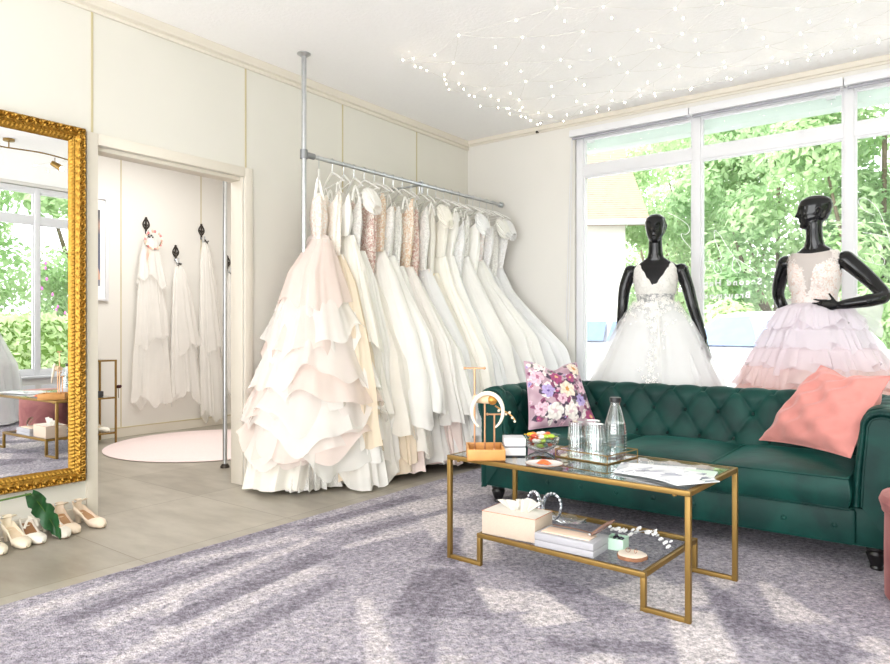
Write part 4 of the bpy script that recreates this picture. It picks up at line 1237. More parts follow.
def floral():
    r2 = random.Random(11)
    pal = {'cream': (srgb(244, 226, 206), srgb(204, 140, 64)), 'mag': (srgb(170, 70, 120), srgb(226, 180, 130)), 'lil': (srgb(182, 164, 214), srgb(96, 72, 146)), 'pink': (srgb(232, 194, 208), srgb(170, 100, 130)), 'white': (srgb(244, 236, 230), srgb(214, 184, 190)), 'dark': (srgb(78, 58, 82), srgb(44, 34, 50)), 'wine': (srgb(138, 66, 104), srgb(70, 32, 60)), 'sage': (srgb(128, 122, 120), srgb(96, 92, 96))}
    big = [(0.16, 0.02, 0.27, 'cream'), (-0.45, 0.0, 0.21, 'lil'), (0.55, -0.30, 0.2, 'lil'), (-0.10, 0.42, 0.22, 'mag'), (0.40, 0.42, 0.17, 'mag'), (-0.30, -0.60, 0.28, 'white'), (0.18, -0.62, 0.24, 'white'), (-0.72, -0.50, 0.22, 'pink'), (0.76, 0.10, 0.22, 'pink'), (-0.74, 0.45, 0.24, 'pink'), (0.68, 0.75, 0.26, 'cream'), (-0.6, 0.82, 0.18, 'white'), (0.8, -0.75, 0.2, 'mag'), (-0.05, -0.25, 0.16, 'pink')]
    F = [(x, y, r, k, r2.randint(5, 7), r2.uniform(0, 6)) for x, y, r, k in big]
    small = []
    for x, y, r, k in big:     # dark leaves tucked round every bloom
        for q in range(10):
            a = r2.uniform(0, 6.28); d = r * r2.uniform(0.85, 1.25)
            small.append((x + d * math.cos(a), y + d * math.sin(a), r2.uniform(0.05, 0.11), r2.choice(['dark', 'sage', 'wine', 'dark', 'white']), r2.randint(2, 4), r2.uniform(0, 6)))
    for q in range(60): small.append((r2.uniform(-1, 1), r2.uniform(-1, 1), r2.uniform(0.03, 0.08), r2.choice(['wine', 'pink', 'mag', 'white', 'lil', 'pink']), r2.randint(3, 6), r2.uniform(0, 6)))
    b1 = np.array(srgb(168, 134, 148)[:3]); b2 = np.array(srgb(198, 170, 180)[:3])
    def col(u0, v0):
        n1 = mnoise.noise((u0 * 4, v0 * 4, 1)); n2 = mnoise.noise((u0 * 4, v0 * 4, 7)); n3 = mnoise.noise((u0 * 14, v0 * 14, 3)); n4 = mnoise.noise((u0 * 14, v0 * 14, 9))
        u = u0 + 0.05 * n1 + 0.03 * n3; v = v0 + 0.05 * n2 + 0.03 * n4
        c = b1 + (b2 - b1) * min(1, max(0, 0.5 + 0.9 * n1))
        for x, y, r, k, n, p in small + F:
            dx, dy = u - x, v - y; d = math.hypot(dx, dy)
            if d > r * 1.3: continue
            a = math.atan2(dy, dx)
            rr = r * (0.78 + 0.22 * abs(math.cos(n * a / 2 + p)))
            if d < rr:
                o_, i_ = pal[k]
                t = d / rr
                sh = 0.74 + 0.26 * abs(math.cos(n * a / 2 + p + 3.5 * t)) + 0.10 * n4
                o2 = np.clip(np.array(o_[:3]) * sh, 0, 1)
                w = smoothstep(0.18, 0.36, t)
                al = smoothstep(1.0, 0.86, t) if False else 1 - smoothstep(0.88, 1.0, t)
                c = c * (1 - al) + (np.array(i_[:3]) * (1 - w) + o2 * w) * al
        return (*c, 1.0)
    pillow('throw_pillow', [(1.80, 3.53, 0.452), (2.09, 3.86, 0.462), (1.875, 4.01, 0.835), (1.715, 3.62, 0.855)], 0.075, vcol_mat('floral_print', rough=0.6, bump=0.15), 'floral print pillow in mauve and purple leaning on the sofa arm', n=190, ear=0.06, dip=0.22, cols=col, seed=9, wr=0.002)
floral()

# ------------------------------------------------------------------ pouf
pf = thing('pouf', 'dusty pink velvet pouf with rounded rim beside the sofa arm', 'pouf', (3.846, 3.172, 0))
PNK = velvet('rose_velvet', srgb(136, 82, 82), srgb(172, 114, 110), 0.6)
MB().lathe([(0, 0.0), (0.220, 0.0), (0.236, 0.02), (0.238, 0.20), (0.236, 0.34), (0.225, 0.352)], 56).build('body', PNK, pf)
MB().lathe([(0.225, 0.345), (0.246, 0.355), (0.255, 0.385), (0.246, 0.408), (0.215, 0.421), (0.12, 0.428), (0, 0.430)], 56).build('seat_pad', PNK, pf)
MB().tube([(0.240 * math.cos(a), 0.240 * math.sin(a), 0.349) for a in np.linspace(0, 2 * PI, 60)], 0.006, 8, caps=False).build('piping', PNK, pf)
# ------------------------------------------------------------------ coffee table
TX, TY, TR = 1.977, 2.480, R(-2.8)
TL, TD, TH_ = 1.112, 0.550, 0.475
SHX0, SHX1, SHZ = 0.170, 0.946, 0.150
TM = Matrix.Translation((TX, TY, 0)) @ Matrix.Rotation(TR, 4, 'Z')
def on_table(x, y, z=TH_): return tuple(TM @ Vector((x, y, z)))
def coffee_table():
    root = thing('coffee_table', 'brass framed coffee table with glass top and lower glass shelf on the rug', 'table', (TX, TY, 0.003), TR)
    s = 0.020; zt = TH_ - 0.003
    root_z = 0.0
    for y0 in (0, TD - s):
        for x0 in (0, TL - s):
            MB().span((x0, y0, 0), (x0 + s, y0 + s, zt - s), 0.002).build('leg', M['brass'], root)
        for x0 in (SHX0, SHX1 - s):
            MB().span((x0, y0, s), (x0 + s, y0 + s, SHZ - 0.003 - s), 0.002).build('shelf_leg', M['brass'], root)
        MB().span((s, y0, 0), (SHX0 + s, y0 + s, s), 0.002).build('floor_runner', M['brass'], root)
        MB().span((SHX1 - s, y0, 0), (TL - s, y0 + s, s), 0.002).build('floor_runner', M['brass'], root)
    f = MB()
    f.span((0, 0, zt - s), (TL, s, zt), 0.002); f.span((0, TD - s, zt - s), (TL, TD, zt), 0.002)
    f.span((0, s, zt - s), (s, TD - s, zt), 0.002); f.span((TL - s, s, zt - s), (TL, TD - s, zt), 0.002)
    f.build('top_frame', M['brass'], root)
    f = MB(); zs = SHZ - 0.003
    f.span((SHX0, 0, zs - s), (SHX1, s, zs), 0.002); f.span((SHX0, TD - s, zs - s), (SHX1, TD, zs), 0.002)
    f.span((SHX0, s, zs - s), (SHX0 + s, TD - s, zs), 0.002); f.span((SHX1 - s, s, zs - s), (SHX1, TD - s, zs), 0.002)
    f.build('shelf_frame', M['brass'], root)
    MB().span((s * 0.55, s * 0.55, zt - 0.007), (TL - s * 0.55, TD - s * 0.55, zt)).build('glass_top', M['glass'], root, smooth=False)
    MB().span((SHX0 + s * 0.55, s * 0.55, zs - 0.007), (SHX1 - s * 0.55, TD - s * 0.55, zs)).build('glass_shelf', M['shelf_glass'], root, smooth=False)
    f = MB()
    for x in (TL - 0.06, 0.06): f.lathe([(0, zt - s - 0.006), (0.008, zt - s - 0.006), (0.008, zt - s), (0, zt - s)], 12, c=(x, 0.011, 0))
    f.build('glass_pad', M['brass'], root)
coffee_table()
E1 = 0.0008
ZT = TH_ + E1; ZS = SHZ + E1

# wooden jewellery stand
def jewellery_stand():
    rz = R(37)
    t = thing('jewellery_stand', 'tan wooden jewellery tray with three upright T-bars at the corner of the glass table', 'jewellery stand', (2.150, 2.535, ZT), rz)
    wd = P('honey_beech', srgb(212, 152, 86), 0.45, var=0.08, vscale=18)
    W, D, H = 0.165, 0.20, 0.050
    mb = MB()
    mb.span((-W/2, -D/2, 0), (W/2, D/2, 0.008), 0.002)
    mb.span((-W/2, -D/2, 0.0), (W/2, -D/2 + 0.008, H), 0.002); mb.span((-W/2, D/2 - 0.008, 0), (W/2, D/2, H), 0.002)
    mb.span((-W/2, -D/2 + 0.008, 0), (-W/2 + 0.008, D/2 - 0.008, H), 0.002); mb.span((W/2 - 0.008, -D/2 + 0.008, 0), (W/2, D/2 - 0.008, H), 0.002)
    mb.build('tray', wd, t)
    mt = P('rose_gold_rod', srgb(214, 166, 128), 0.3, metal=0.85)
    for x, y, h, w in ((-0.045, 0.055, 0.395, 0.045), (0.0, 0.030, 0.255, 0.0), (0.045, 0.055, 0.185, 0.032)):
        o = MB(); o.lathe([(0, 0.008), (0.019, 0.008), (0.019, 0.012), (0.006, 0.022), (0.0045, 0.03), (0, 0.03)], 16, c=(x, y, 0)); o.tube([(x, y, 0.02), (x, y, h)], 0.0042, 10)
        st = o.build('stand_rod', mt, t)
        if w:
            o = MB(); o.tube([(x - w, y, h), (x + w, y, h)], 0.0042, 10); o.ball((x - w, y, h), 0.007, 10); o.ball((x + w, y, h), 0.007, 10); o.build('cross_bar', mt, st)
        else:
            o = MB(); o.tube([(x - 0.045, y + 0.03, h), (x + 0.03, y - 0.02, h)], 0.019, 18); o.build('bangle_roll', P('pale_wood_roll', srgb(232, 206, 170), 0.5), st)
            MB().ball((x + 0.033, y - 0.022, h), 0.0225, 16).build('end_knob', P('gold_knob', srgb(196, 144, 70), 0.3, metal=0.6), st)
    # headband over the middle rod
    hb = thing('headband', 'padded cream headband hung over the middle bar of the jewellery stand', 'headband', (2.150 + 0.012, 2.535 + 0.0, ZT + 0.205), R(25))
    pts = [(0.070 * math.sin(a), 0.012 * math.cos(a), 0.070 * math.cos(a) * 1.15) for a in np.linspace(-2.55, 2.55, 44)]
    o = MB(); o.tube(pts, [0.0045 + 0.0055 * (1 - abs(i / 43 * 2 - 1) ** 2) for i in range(44)], 12); o.build('band', P('cream_velvet', srgb(240, 228, 210), 0.8, sheen=0.4), hb)
    for s in (0, 43): MB().ball(pts[s], 0.005, 8).build('tip', P('cream_tip', srgb(226, 214, 196), 0.6), hb)
    # pearl hairpin on the short bar
    hp = thing('hair_pin', 'gold hairpin with pearls lying over the short T-bar of the jewellery stand', 'hairpin', (2.150 + 0.06, 2.535 + 0.075, ZT + 0.196), R(10))
    o = MB(); o.tube(catmull([(-0.05, 0, 0.028), (-0.02, 0.0, 0.012), (0.02, 0, -0.006), (0.045, 0, -0.03)], 6), 0.004, 8); o.build('pin', P('gold_wire', srgb(206, 160, 100), 0.3, metal=0.8), hp)
    for q, (x, z) in enumerate(((-0.03, 0.008), (-0.012, 0.012), (0.005, -0.006), (0.022, 0.002), (0.035, -0.02), (0.047, -0.036))):
        MB().ball((x, -0.006, z), 0.007 - 0.0005 * (q % 3), 10).build('pearl', P('pearl', srgb(240, 226, 206), 0.2), hp)
jewellery_stand()

# two lidded boxes
wbx = P('white_card', srgb(236, 236, 238), 0.5, var=0.02); dkc = P('dark_card_base', srgb(60, 62, 70), 0.6)
def lidded(z, lab, w=0.095, d=0.115, h=0.040, m=wbx):
    t = thing('gift_box', lab, 'box', (2.219, 2.668, z), R(37), None)
    MB().span((-w/2 + 0.002, -d/2 + 0.002, 0), (w/2 - 0.002, d/2 - 0.002, h * 0.4), 0.001).build('base', dkc, t)
    MB().span((-w/2, -d/2, h * 0.13), (w/2, d/2, h), 0.0015).build('lid', m, t)
lidded(ZT, 'white flat box with dark base edge under another beside the jewellery stand')
lidded(ZT + 0.0405, 'pale grey flat box stacked on the white box beside the jewellery stand', m=P('grey_card', srgb(222, 222, 226), 0.5))

# bowl with wrapped sweets
bc = (2.283, 2.806, ZT)
bt = thing('glass_bowl', 'round glass bowl full of wrapped sweets on the coffee table', 'bowl', bc)
bp_ = [(0, 0.0), (0.026, 0.0), (0.030, 0.002), (0.056, 0.014), (0.078, 0.038), (0.087, 0.064), (0.0855, 0.0655), (0.0835, 0.064), (0.074, 0.040), (0.053, 0.018), (0.02, 0.008), (0, 0.007)]
MB().lathe(bp_, 40).build('bowl', M['glassware'], bt)
sw_c = [srgb(236, 104, 50), srgb(244, 200, 50), srgb(170, 196, 60), srgb(238, 238, 236), srgb(216, 84, 56), srgb(96, 120, 110), srgb(246, 150, 70), srgb(232, 226, 220)]
sw_n = ['orange', 'yellow', 'lime green', 'white', 'red', 'grey green', 'apricot', 'cream']
swm = [P('sweet_wrapper_%s' % n.replace(' ', '_'), c, 0.3, var=0.15, vscale=60, spec=0.7) for n, c in zip(sw_n, sw_c)]
r3 = random.Random(4)
for q in range(36):
    ci = q % 8
    lay = q // 12
    a = q * 2.4; rr = (0.018 + 0.044 * math.sqrt(((q * 7) % 12 + 0.5) / 12)) * (0.72 + 0.12 * lay)
    zz = 0.028 + 0.021 * lay + 0.15 * rr
    p = (bc[0] + rr * math.cos(a), bc[1] + rr * math.sin(a), bc[2] + zz)
    s_ = thing('sweet', ('%s wrapped sweet in the glass bowl' % sw_n[ci]), 'sweet', p, r3.uniform(0, 6), '%s sweets in the glass bowl' % sw_n[ci])
    mb = MB(); mb.ball((0, 0, 0), (0.018, 0.012, 0.0105), 10); mb.build('wrapped_candy', swm[ci], s_)
    for sg in (1, -1):
        mb = MB(); mb.grid(lambda i, j: (sg * (0.016 + 0.013 * i / 3), (0.004 + 0.010 * i / 3) * (-1 + 2 * j / 6), 0.003 * (j % 2) * i / 3), 4, 7); mb.build('wrapper_twist', swm[ci], s_)

# saucer with an orange slice sweet
pt_ = thing('saucer', 'small white saucer at the front edge of the glass table before the sweet bowl', 'plate', (2.452, 2.527, ZT))
MB().lathe([(0, 0.0), (0.045, 0.0), (0.05, 0.003), (0.078, 0.009), (0.0785, 0.0105), (0.05, 0.006), (0, 0.005)], 40).build('dish', P('white_porcelain', srgb(238, 236, 234), 0.15), pt_)
MB().tube([(0.0782 * math.cos(a), 0.0782 * math.sin(a), 0.0098) for a in np.linspace(0, 2 * PI, 48)], 0.0012, 6, caps=False).build('rim_line', P('brown_rim', srgb(150, 110, 80), 0.4), pt_)
sl = thing('sweet', 'crumpled orange wrapper lying on the white saucer', 'sweet', (2.450, 2.529, ZT + 0.007))
mb = MB(); mb.grid(lambda i, j: (0.030 * (-1 + 2 * i / 8), 0.020 * (-1 + 2 * j / 8), 0.016 * max(0, 1 - ((i - 4) / 4) ** 2) * max(0, 1 - ((j - 4) / 4) ** 2) + 0.003 * ((i * 3 + j * 5) % 4) / 4), 9, 9); mb.build('wrapper', swm[0], sl, angle=10)

# glass tray with brass edge, tumblers and carafe
tc_x, tc_y, trz = 2.548, 2.835, R(-9)
tr_ = thing('glass_tray', 'brass edged mirror glass tray carrying tumblers and the carafe', 'tray', (tc_x, tc_y, ZT), trz)
W, D, H = 0.268, 0.244, 0.036
MB().span((-W/2 + 0.003, -D/2 + 0.003, 0.001), (W/2 - 0.003, D/2 - 0.003, 0.005)).build('mirror_base', P('tray_mirror', (0.9, 0.9, 0.9, 1), 0.03, metal=1.0, var=0.01), tr_, smooth=False)
fr = MB(); e = 0.0025
for z in (0.0025, H):
    fr.tube([(-W/2, -D/2, z), (W/2, -D/2, z)], e, 6); fr.tube([(-W/2, D/2, z), (W/2, D/2, z)], e, 6); fr.tube([(-W/2, -D/2, z), (-W/2, D/2, z)], e, 6); fr.tube([(W/2, -D/2, z), (W/2, D/2, z)], e, 6)
for x in (-W/2, W/2):
    for y in (-D/2, D/2): fr.tube([(x, y, 0), (x, y, H + 0.002)], e, 6)
fr.build('brass_edge', M['brass'], tr_)
for a, b in (((-W/2, -D/2 - 0.001, 0.004), (W/2, -D/2 + 0.001, H)), ((-W/2, D/2 - 0.001, 0.004), (W/2, D/2 + 0.001, H)), ((-W/2 - 0.001, -D/2, 0.004), (-W/2 + 0.001, D/2, H)), ((W/2 - 0.001, -D/2, 0.004), (W/2 + 0.001, D/2, H))):
    MB().span(a, b).build('glass_side', M['glass'], tr_, smooth=False)
TRM = Matrix.Translation((tc_x, tc_y, ZT + 0.0055)) @ Matrix.Rotation(trz, 4, 'Z')
def rib(a, z): return 0.05 * abs(math.cos(8 * a))
tum = None
for q, (x, y, who) in enumerate(((-0.094, -0.018, 'of the stack nearest the sweet bowl'), (-0.068, 0.072, 'of the stack at the back of the tray'), (0.010, -0.018, 'of the stack beside the carafe'))):
    for lv in range(2):
        p = TRM @ Vector((x, y, 0.066 * lv))
        lab = 'upturned ribbed glass tumbler, %s %s' % ('lower' if lv == 0 else 'upper', who)
        if tum is None:
            tum = thing('tumbler', lab, 'glass', tuple(p), 0, 'upturned tumblers on the glass tray')
            prof = [(0.0, 0.080), (0.0305, 0.080), (0.0335, 0.077), (0.0355, 0.045), (0.0405, 0.0), (0.0375, 0.0), (0.0335, 0.045), (0.031, 0.066), (0.0, 0.067)]
            MB().lathe(list(reversed(prof)), 96, rib=rib).build('tumbler_body', M['glassware'], tum)
        else:
            c_ = copy_tree(tum); c_.location = tuple(p); c_['label'] = lab
cf = thing('water_carafe', 'tall glass water carafe with a black lid on the glass tray', 'carafe', tuple(TRM @ Vector((0.072, 0.040, 0))))
out_ = [(0.0, 0.0), (0.042, 0.0), (0.047, 0.006), (0.048, 0.03), (0.0475, 0.10), (0.044, 0.14), (0.030, 0.185), (0.0205, 0.215), (0.0195, 0.235)]
inn_ = [(r_ - 0.003, z) for r_, z in reversed(out_[2:])] + [(0.0, 0.008)]
inn_ = [(r_, max(z, 0.008)) for r_, z in inn_]
ring = lambda a, z: 0.012 * math.sin(z * 2 * PI / 0.016) if z < 0.14 else 0
def fine(pr):
    o = []
    for (a, b) in zip(pr, pr[1:]):
        k = max(1, int(abs(b[1] - a[1]) / 0.003))
        for i in range(k): o.append((lerp(a[0], b[0], i / k), lerp(a[1], b[1], i / k)))
    return o + [pr[-1]]
MB().lathe(fine(out_) + inn_, 40, rib=lambda a, z: 0).build('bottle', M['glassware'], cf)
rg_ = MB()
for z in np.arange(0.016, 0.14, 0.0115): rg_.tube([((interp([(z_, r_) for r_, z_ in out_[1:]], z)[0] + 0.0004) * math.cos(a), (interp([(z_, r_) for r_, z_ in out_[1:]], z)[0] + 0.0004) * math.sin(a), z) for a in np.linspace(0, 2 * PI, 40)], 0.0013, 6, caps=False)
rg_.build('ring_relief', M['glassware'], cf)
MB().lathe([(0, 0.009)] + [(max(0.0, r_ - 0.0036), max(z, 0.009)) for r_, z in out_[2:6]] + [(0.0412, 0.142), (0, 0.142)], 40).build('water', M['water'], cf)
MB().lathe([(0.0, 0.226), (0.021, 0.226), (0.0235, 0.228), (0.0245, 0.243), (0.023, 0.247), (0, 0.247)], 32).build('lid', P('black_silicone', srgb(30, 29, 32), 0.35), cf)

cf.scale = (1.02, 1.02, 1.07)
# magazines and leaflets
def print_mat(name, seed, pale=0.86):
    m, nt, out = new_mat(name)
    b = N(nt, 'ShaderNodeBsdfPrincipled'); tc = N(nt, 'ShaderNodeTexCoord')
    mp = N(nt, 'ShaderNodeMapping'); mp.inputs['Scale'].default_value = (5, 3, 1); mp.inputs['Location'].default_value = (seed, seed * 1.7, 0)
    nt.links.new(tc.outputs['Generated'], mp.inputs[0])
    vo = N(nt, 'ShaderNodeTexVoronoi', i_Scale=1.0); vo.distance = 'CHEBYCHEV'; nt.links.new(mp.outputs[0], vo.inputs['Vector'])
    nz = N(nt, 'ShaderNodeTexNoise', i_Scale=9.0, i_Detail=5.0); nt.links.new(tc.outputs['Object'], nz.inputs['Vector'])
    sp = N(nt, 'ShaderNodeSeparateColor'); nt.links.new(vo.outputs['Color'], sp.inputs[0])
    ma = N(nt, 'ShaderNodeMath', operation='MULTIPLY_ADD'); ma.inputs[1].default_value = 0.8; nt.links.new(nz.outputs['Fac'], ma.inputs[0]); nt.links.new(sp.outputs[0], ma.inputs[2])
    nt.links.new(ramp(nt, ma.outputs[0], [(0.35, srgb(96, 98, 120)), (0.5, srgb(176, 178, 194)), (0.72, srgb(228, 228, 234)), (1.0, srgb(246, 246, 248))]), b.inputs['Base Color'])
    b.inputs['Roughness'].default_value = 0.25
    nt.links.new(b.outputs[0], out.inputs[0])
    return m
paper = P('paper_edge', srgb(238, 238, 238), 0.8)
MG = [
    (2.865, 2.700, R(14), 0.30, 0.215, 0.0, 'open white brochure lying lowest in the fan of magazines', 1.3),
    (2.905, 2.640, R(-6), 0.29, 0.21, 0.004, 'bridal magazine lying second lowest in the fan on the glass table', 2.1),
    (2.950, 2.605, R(-20), 0.27, 0.20, 0.008, 'bridal magazine with dark cover corner fanned under the top one', 3.7),
    (2.985, 2.580, R(-34), 0.26, 0.19, 0.012, 'glossy printed magazine lying on top of the fanned pile', 5.2),
    (3.010, 2.750, R(8), 0.15, 0.11, 0.0, 'small pale green leaflet beside the magazines at the table end', 7.7),
]
for x, y, a, w, d, z, lab, sd in MG:
    t = thing('magazine' if sd < 7 else 'leaflet', lab, 'magazine' if sd < 7 else 'leaflet', (x, y, ZT + z), a, 'magazines fanned on the coffee table' if sd < 7 else None)
    mb = MB()
    cl = lambda i, j: 0
    mb.span((-w/2, -d/2, 0.0), (w/2, d/2, 0.0034), 0.0006); mb.build('pages', paper, t)
    mb = MB(); mb.grid(lambda i, j: (-w/2 + w * i / 12, -d/2 + d * j / 12, 0.0037 + (0.0012 * math.sin(i * 0.5) ** 2)), 13, 13); mb.f = [tuple(reversed(f)) for f in mb.f]
    cv = mb.build('cover', print_mat('cover_print_%d' % int(sd), sd) if sd < 7 else P('mint_paper', srgb(206, 226, 210), 0.5), t)

# ------------------------------------------------------------------ things on the lower shelf
tb_ = thing('tissue_box', 'beige covered tissue box on the lower glass shelf', 'tissue box', (2.296, 2.568, ZS), R(2))
W, D, H = 0.262, 0.165, 0.100
MB().span((-W/2, -D/2, 0), (W/2, D/2, H), 0.003).build('box', P('beige_linen_cover', srgb(208, 190, 172), 0.8, var=0.04, vscale=160), tb_)
MB().span((-W/2 + 0.004, -D/2 + 0.004, H), (W/2 - 0.004, D/2 - 0.004, H + 0.0015)).build('lid_panel', P('cream_cover_top', srgb(244, 238, 228), 0.8), tb_)
MB().tube([(-W/2, -D/2, H), (W/2, -D/2, H), (W/2, D/2, H), (-W/2, D/2, H), (-W/2, -D/2, H)], 0.0016, 6).build('piping', P('rust_piping', srgb(200, 130, 100), 0.7), tb_)
for q, (px_, ang, w_, h_) in enumerate(((-0.02, 0.2, 0.055, 0.045), (0.03, -0.35, 0.06, 0.060))):
    mb = MB()
    mb.grid(lambda i, j: (px_ + w_ * (-1 + 2 * j / 10) * (0.4 + 0.7 * i / 10) + 0.02 * i / 10 * (1 if q else -1), 0.014 * math.sin(j * 1.1 + q) * (1 - 0.4 * i / 10) + 0.008 * q, H + 0.001 + h_ * (i / 10) * (1 - 0.25 * (abs(j - 5) / 5)) ), 11, 11)
    mb.build('tissue', cm('tissue', srgb(248, 244, 236), 1.0, 0.4), tb_)

gbx = thing('card_box', 'silver grey flat box with peach paper tray on the lower glass shelf', 'box', (2.572, 2.540, ZS), R(0))
W, D, H = 0.262, 0.150, 0.056
gm_ = P('silver_grey_card', srgb(180, 179, 184), 0.5, var=0.02)
MB().span((-W/2, -D/2, 0), (W/2, D/2, 0.026), 0.0015).build('base', gm_, gbx)
MB().span((-W/2, -D/2, 0.028), (W/2, D/2, H), 0.0015).build('lid', gm_, gbx)
MB().span((-W/2 + 0.02, -D/2 + 0.022, H + 0.0004), (W/2 - 0.03, D/2 - 0.05, H + 0.006), 0.002).build('paper_tray', P('peach_paper', srgb(240, 212, 190), 0.7), gbx)
st_ = thing('leather_strap', 'brown leather strap looped over the silver grey box', 'strap', (2.572, 2.540, ZS + H + 0.0065), 0)
lth = P('brown_leather', srgb(138, 106, 92), 0.5)
MB().tube(catmull([(-0.11, 0.048, 0.001), (0.0, 0.045, 0.002), (0.07, 0.03, 0.003), (0.105, 0.0, 0.012), (0.150, 0.03, 0.048), (0.160, 0.06, 0.060), (0.130, 0.05, 0.045), (0.085, 0.0, 0.006)], 6), 0.008, 8, flat=0.22).build('strap', lth, st_)
MB().ball((0.083, -0.004, 0.006), 0.006, 8).build('stud', M['steel'], st_)
mbx = thing('ring_box', 'small open mint green box beside the silver grey box on the shelf', 'box', (2.726, 2.646, ZS), R(4))
W, D, H = 0.072, 0.072, 0.046; mm_ = P('mint_card', srgb(196, 226, 206), 0.6)
b_ = MB(); b_.span((-W/2, -D/2, 0), (W/2, D/2, 0.003)); b_.span((-W/2, -D/2, 0.003), (W/2, -D/2 + 0.003, H)); b_.span((-W/2, D/2 - 0.003, 0.003), (W/2, D/2, H)); b_.span((-W/2, -D/2 + 0.003, 0.003), (-W/2 + 0.003, D/2 - 0.003, H)); b_.span((W/2 - 0.003, -D/2 + 0.003, 0.003), (W/2, D/2 - 0.003, H))
b_.build('box', mm_, mbx, smooth=False)
for q in range(7):
    k_ = thing('hair_clip', 'dark hair clip lying in the mint green box', 'hair clip', (2.726 + 0.022 * math.cos(q * 2.1), 2.646 + 0.02 * math.sin(q * 1.7), ZS + 0.034 + 0.002 * q), q * 1.1, 'dark clips in the mint box')
    MB().tube([(-0.012, 0, 0), (0.0, 0.002, 0.004), (0.012, 0, 0)], 0.004, 6).build('clip', P('dark_clip', srgb(50, 48, 58), 0.3), k_)
ws = thing('wood_slice', 'round bark edged wood slice with rings on the lower shelf', 'wood slice', (2.820, 2.566, ZS))
MB().lathe([(0, 0), (0.055, 0), (0.058, 0.003), (0.058, 0.013), (0.055, 0.0155)], 40, rib=lambda a, z: 0.03 * math.sin(5 * a) + 0.015 * math.sin(11 * a)).build('bark', P('bark', srgb(150, 104, 76), 0.8, var=0.3, vscale=60), ws)
MB().lathe([(0, 0.0165), (0.053, 0.0165), (0.0555, 0.0155)], 40, rib=lambda a, z: 0.03 * math.sin(5 * a) + 0.015 * math.sin(11 * a)).build('cut_face', P('pale_cut_wood', srgb(240, 224, 208), 0.7, var=0.05, vscale=30), ws)
for q, (dx, dy) in enumerate(((-0.018, 0.004), (0.012, 0.008))):
    rg2 = thing('finger_ring', ['rose gold ring standing on the wood slice towards the silver grey box', 'rose gold ring standing on the wood slice towards the shelf end'][q], 'ring', (2.820 + dx, 2.566 + dy, ZS + 0.0168), R(60 * q + 20))
    MB().tube([(0.0085 * math.cos(a), 0, 0.0095 + 0.0085 * math.sin(a)) for a in np.linspace(0, 2 * PI, 26)], 0.0011, 6, caps=False).build('band', P('rose_gold', srgb(220, 160, 130), 0.2, metal=1.0), rg2)
    MB().ball((0, 0, 0.0195), 0.0025, 8).build('stone', M['glassware'], rg2)
# white flower hair vine
hv = thing('hair_vine', 'white porcelain flower hair vine lying on the lower glass shelf', 'hair vine', (2.77, 2.80, ZS))
vp = catmull([(-0.145, 0.030, 0.012), (-0.10, 0.035, 0.020), (-0.06, 0.0, 0.018), (0.0, 0.03, 0.034), (0.05, 0.02, 0.030), (0.10, -0.02, 0.022), (0.15, -0.05, 0.012)], 8)
MB().tube(vp, 0.0018, 6).build('wire', M['steel'], hv)
prc = P('white_clay_flowers', srgb(244, 243, 242), 0.5)
r4 = random.Random(8)
for q in range(26):
    c_ = vp[int(q / 26 * len(vp))]; off_ = Vector((r4.uniform(-0.012, 0.012), r4.uniform(-0.02, 0.02), r4.uniform(-0.004, 0.016)))
    c_ = c_ + off_
    c_.z = max(c_.z, 0.0105)
    mb = MB(); rr = r4.uniform(0.006, 0.0105)
    for k2 in range(5):
        a = 2 * PI * k2 / 5 + q
        mb.ball((c_.x + rr * 0.75 * math.cos(a), c_.y + rr * 0.5 * math.sin(a), c_.z + rr * 0.5 * math.sin(a + 1)), rr * 0.55, 7)
    mb.ball((c_.x, c_.y, c_.z + 0.003), rr * 0.4, 6)
    mb.build('flower', prc, hv)
# crystal headbands and leaf dish
gd = thing('leaf_dish', 'scalloped clear glass dish behind the tissue box on the lower shelf', 'dish', (2.415, 2.810, ZS), R(-10))
def dish(i, j, dz):
    a = 2 * PI * j / 60; t = i / 10
    r_ = t * (1 + 0.10 * math.cos(7 * a)); return (0.10 * r_ * math.cos(a), 0.065 * r_ * math.sin(a), dz + 0.026 * t * t + 0.004 * math.cos(7 * a) * t)
mb = MB(); mb.grid(lambda i, j: dish(i, j, 0.008), 11, 60, wrap=True); m2 = MB(); m2.grid(lambda i, j: dish(i, j, 0.004), 11, 60, wrap=True)
mb.f = [tuple(reversed(f)) for f in mb.f]; mb.add(m2.v, m2.f); mb.build('dish', M['glassware'], gd)
for q, (x, y, rz, tl, lab) in enumerate(((2.262, 2.775, -35, 0.5, 'silver crystal headband leaning behind the tissue box, the wider loop'), (2.335, 2.815, -20, 0.75, 'clear crystal headband resting on the glass dish behind the tissue box'))):
    hb2 = thing('crystal_headband', lab, 'headband', (x, y, ZS + 0.006), R(rz))
    pts = [(0.062 * math.sin(a), 0.02 * math.cos(a) * tl, 0.066 + 0.066 * math.cos(a) * (1 - 0.12 * q)) for a in np.linspace(-2.5, 2.5, 34)]
    MB().tube(pts, 0.0095, 8, flat=0.6).build('band', P('satin_silver_band', srgb(190, 194, 202), 0.2, metal=0.8), hb2)
    for k2 in range(14):
        p = pts[5 + int(k2 * 23 / 13)]
        MB().ball((p[0] * 1.04, p[1] - 0.006, p[2] * 1.02), 0.0065, 6).build('crystal', P('crystal_bead', (0.9, 0.92, 0.97, 1), 0.05, metal=0.6), hb2)
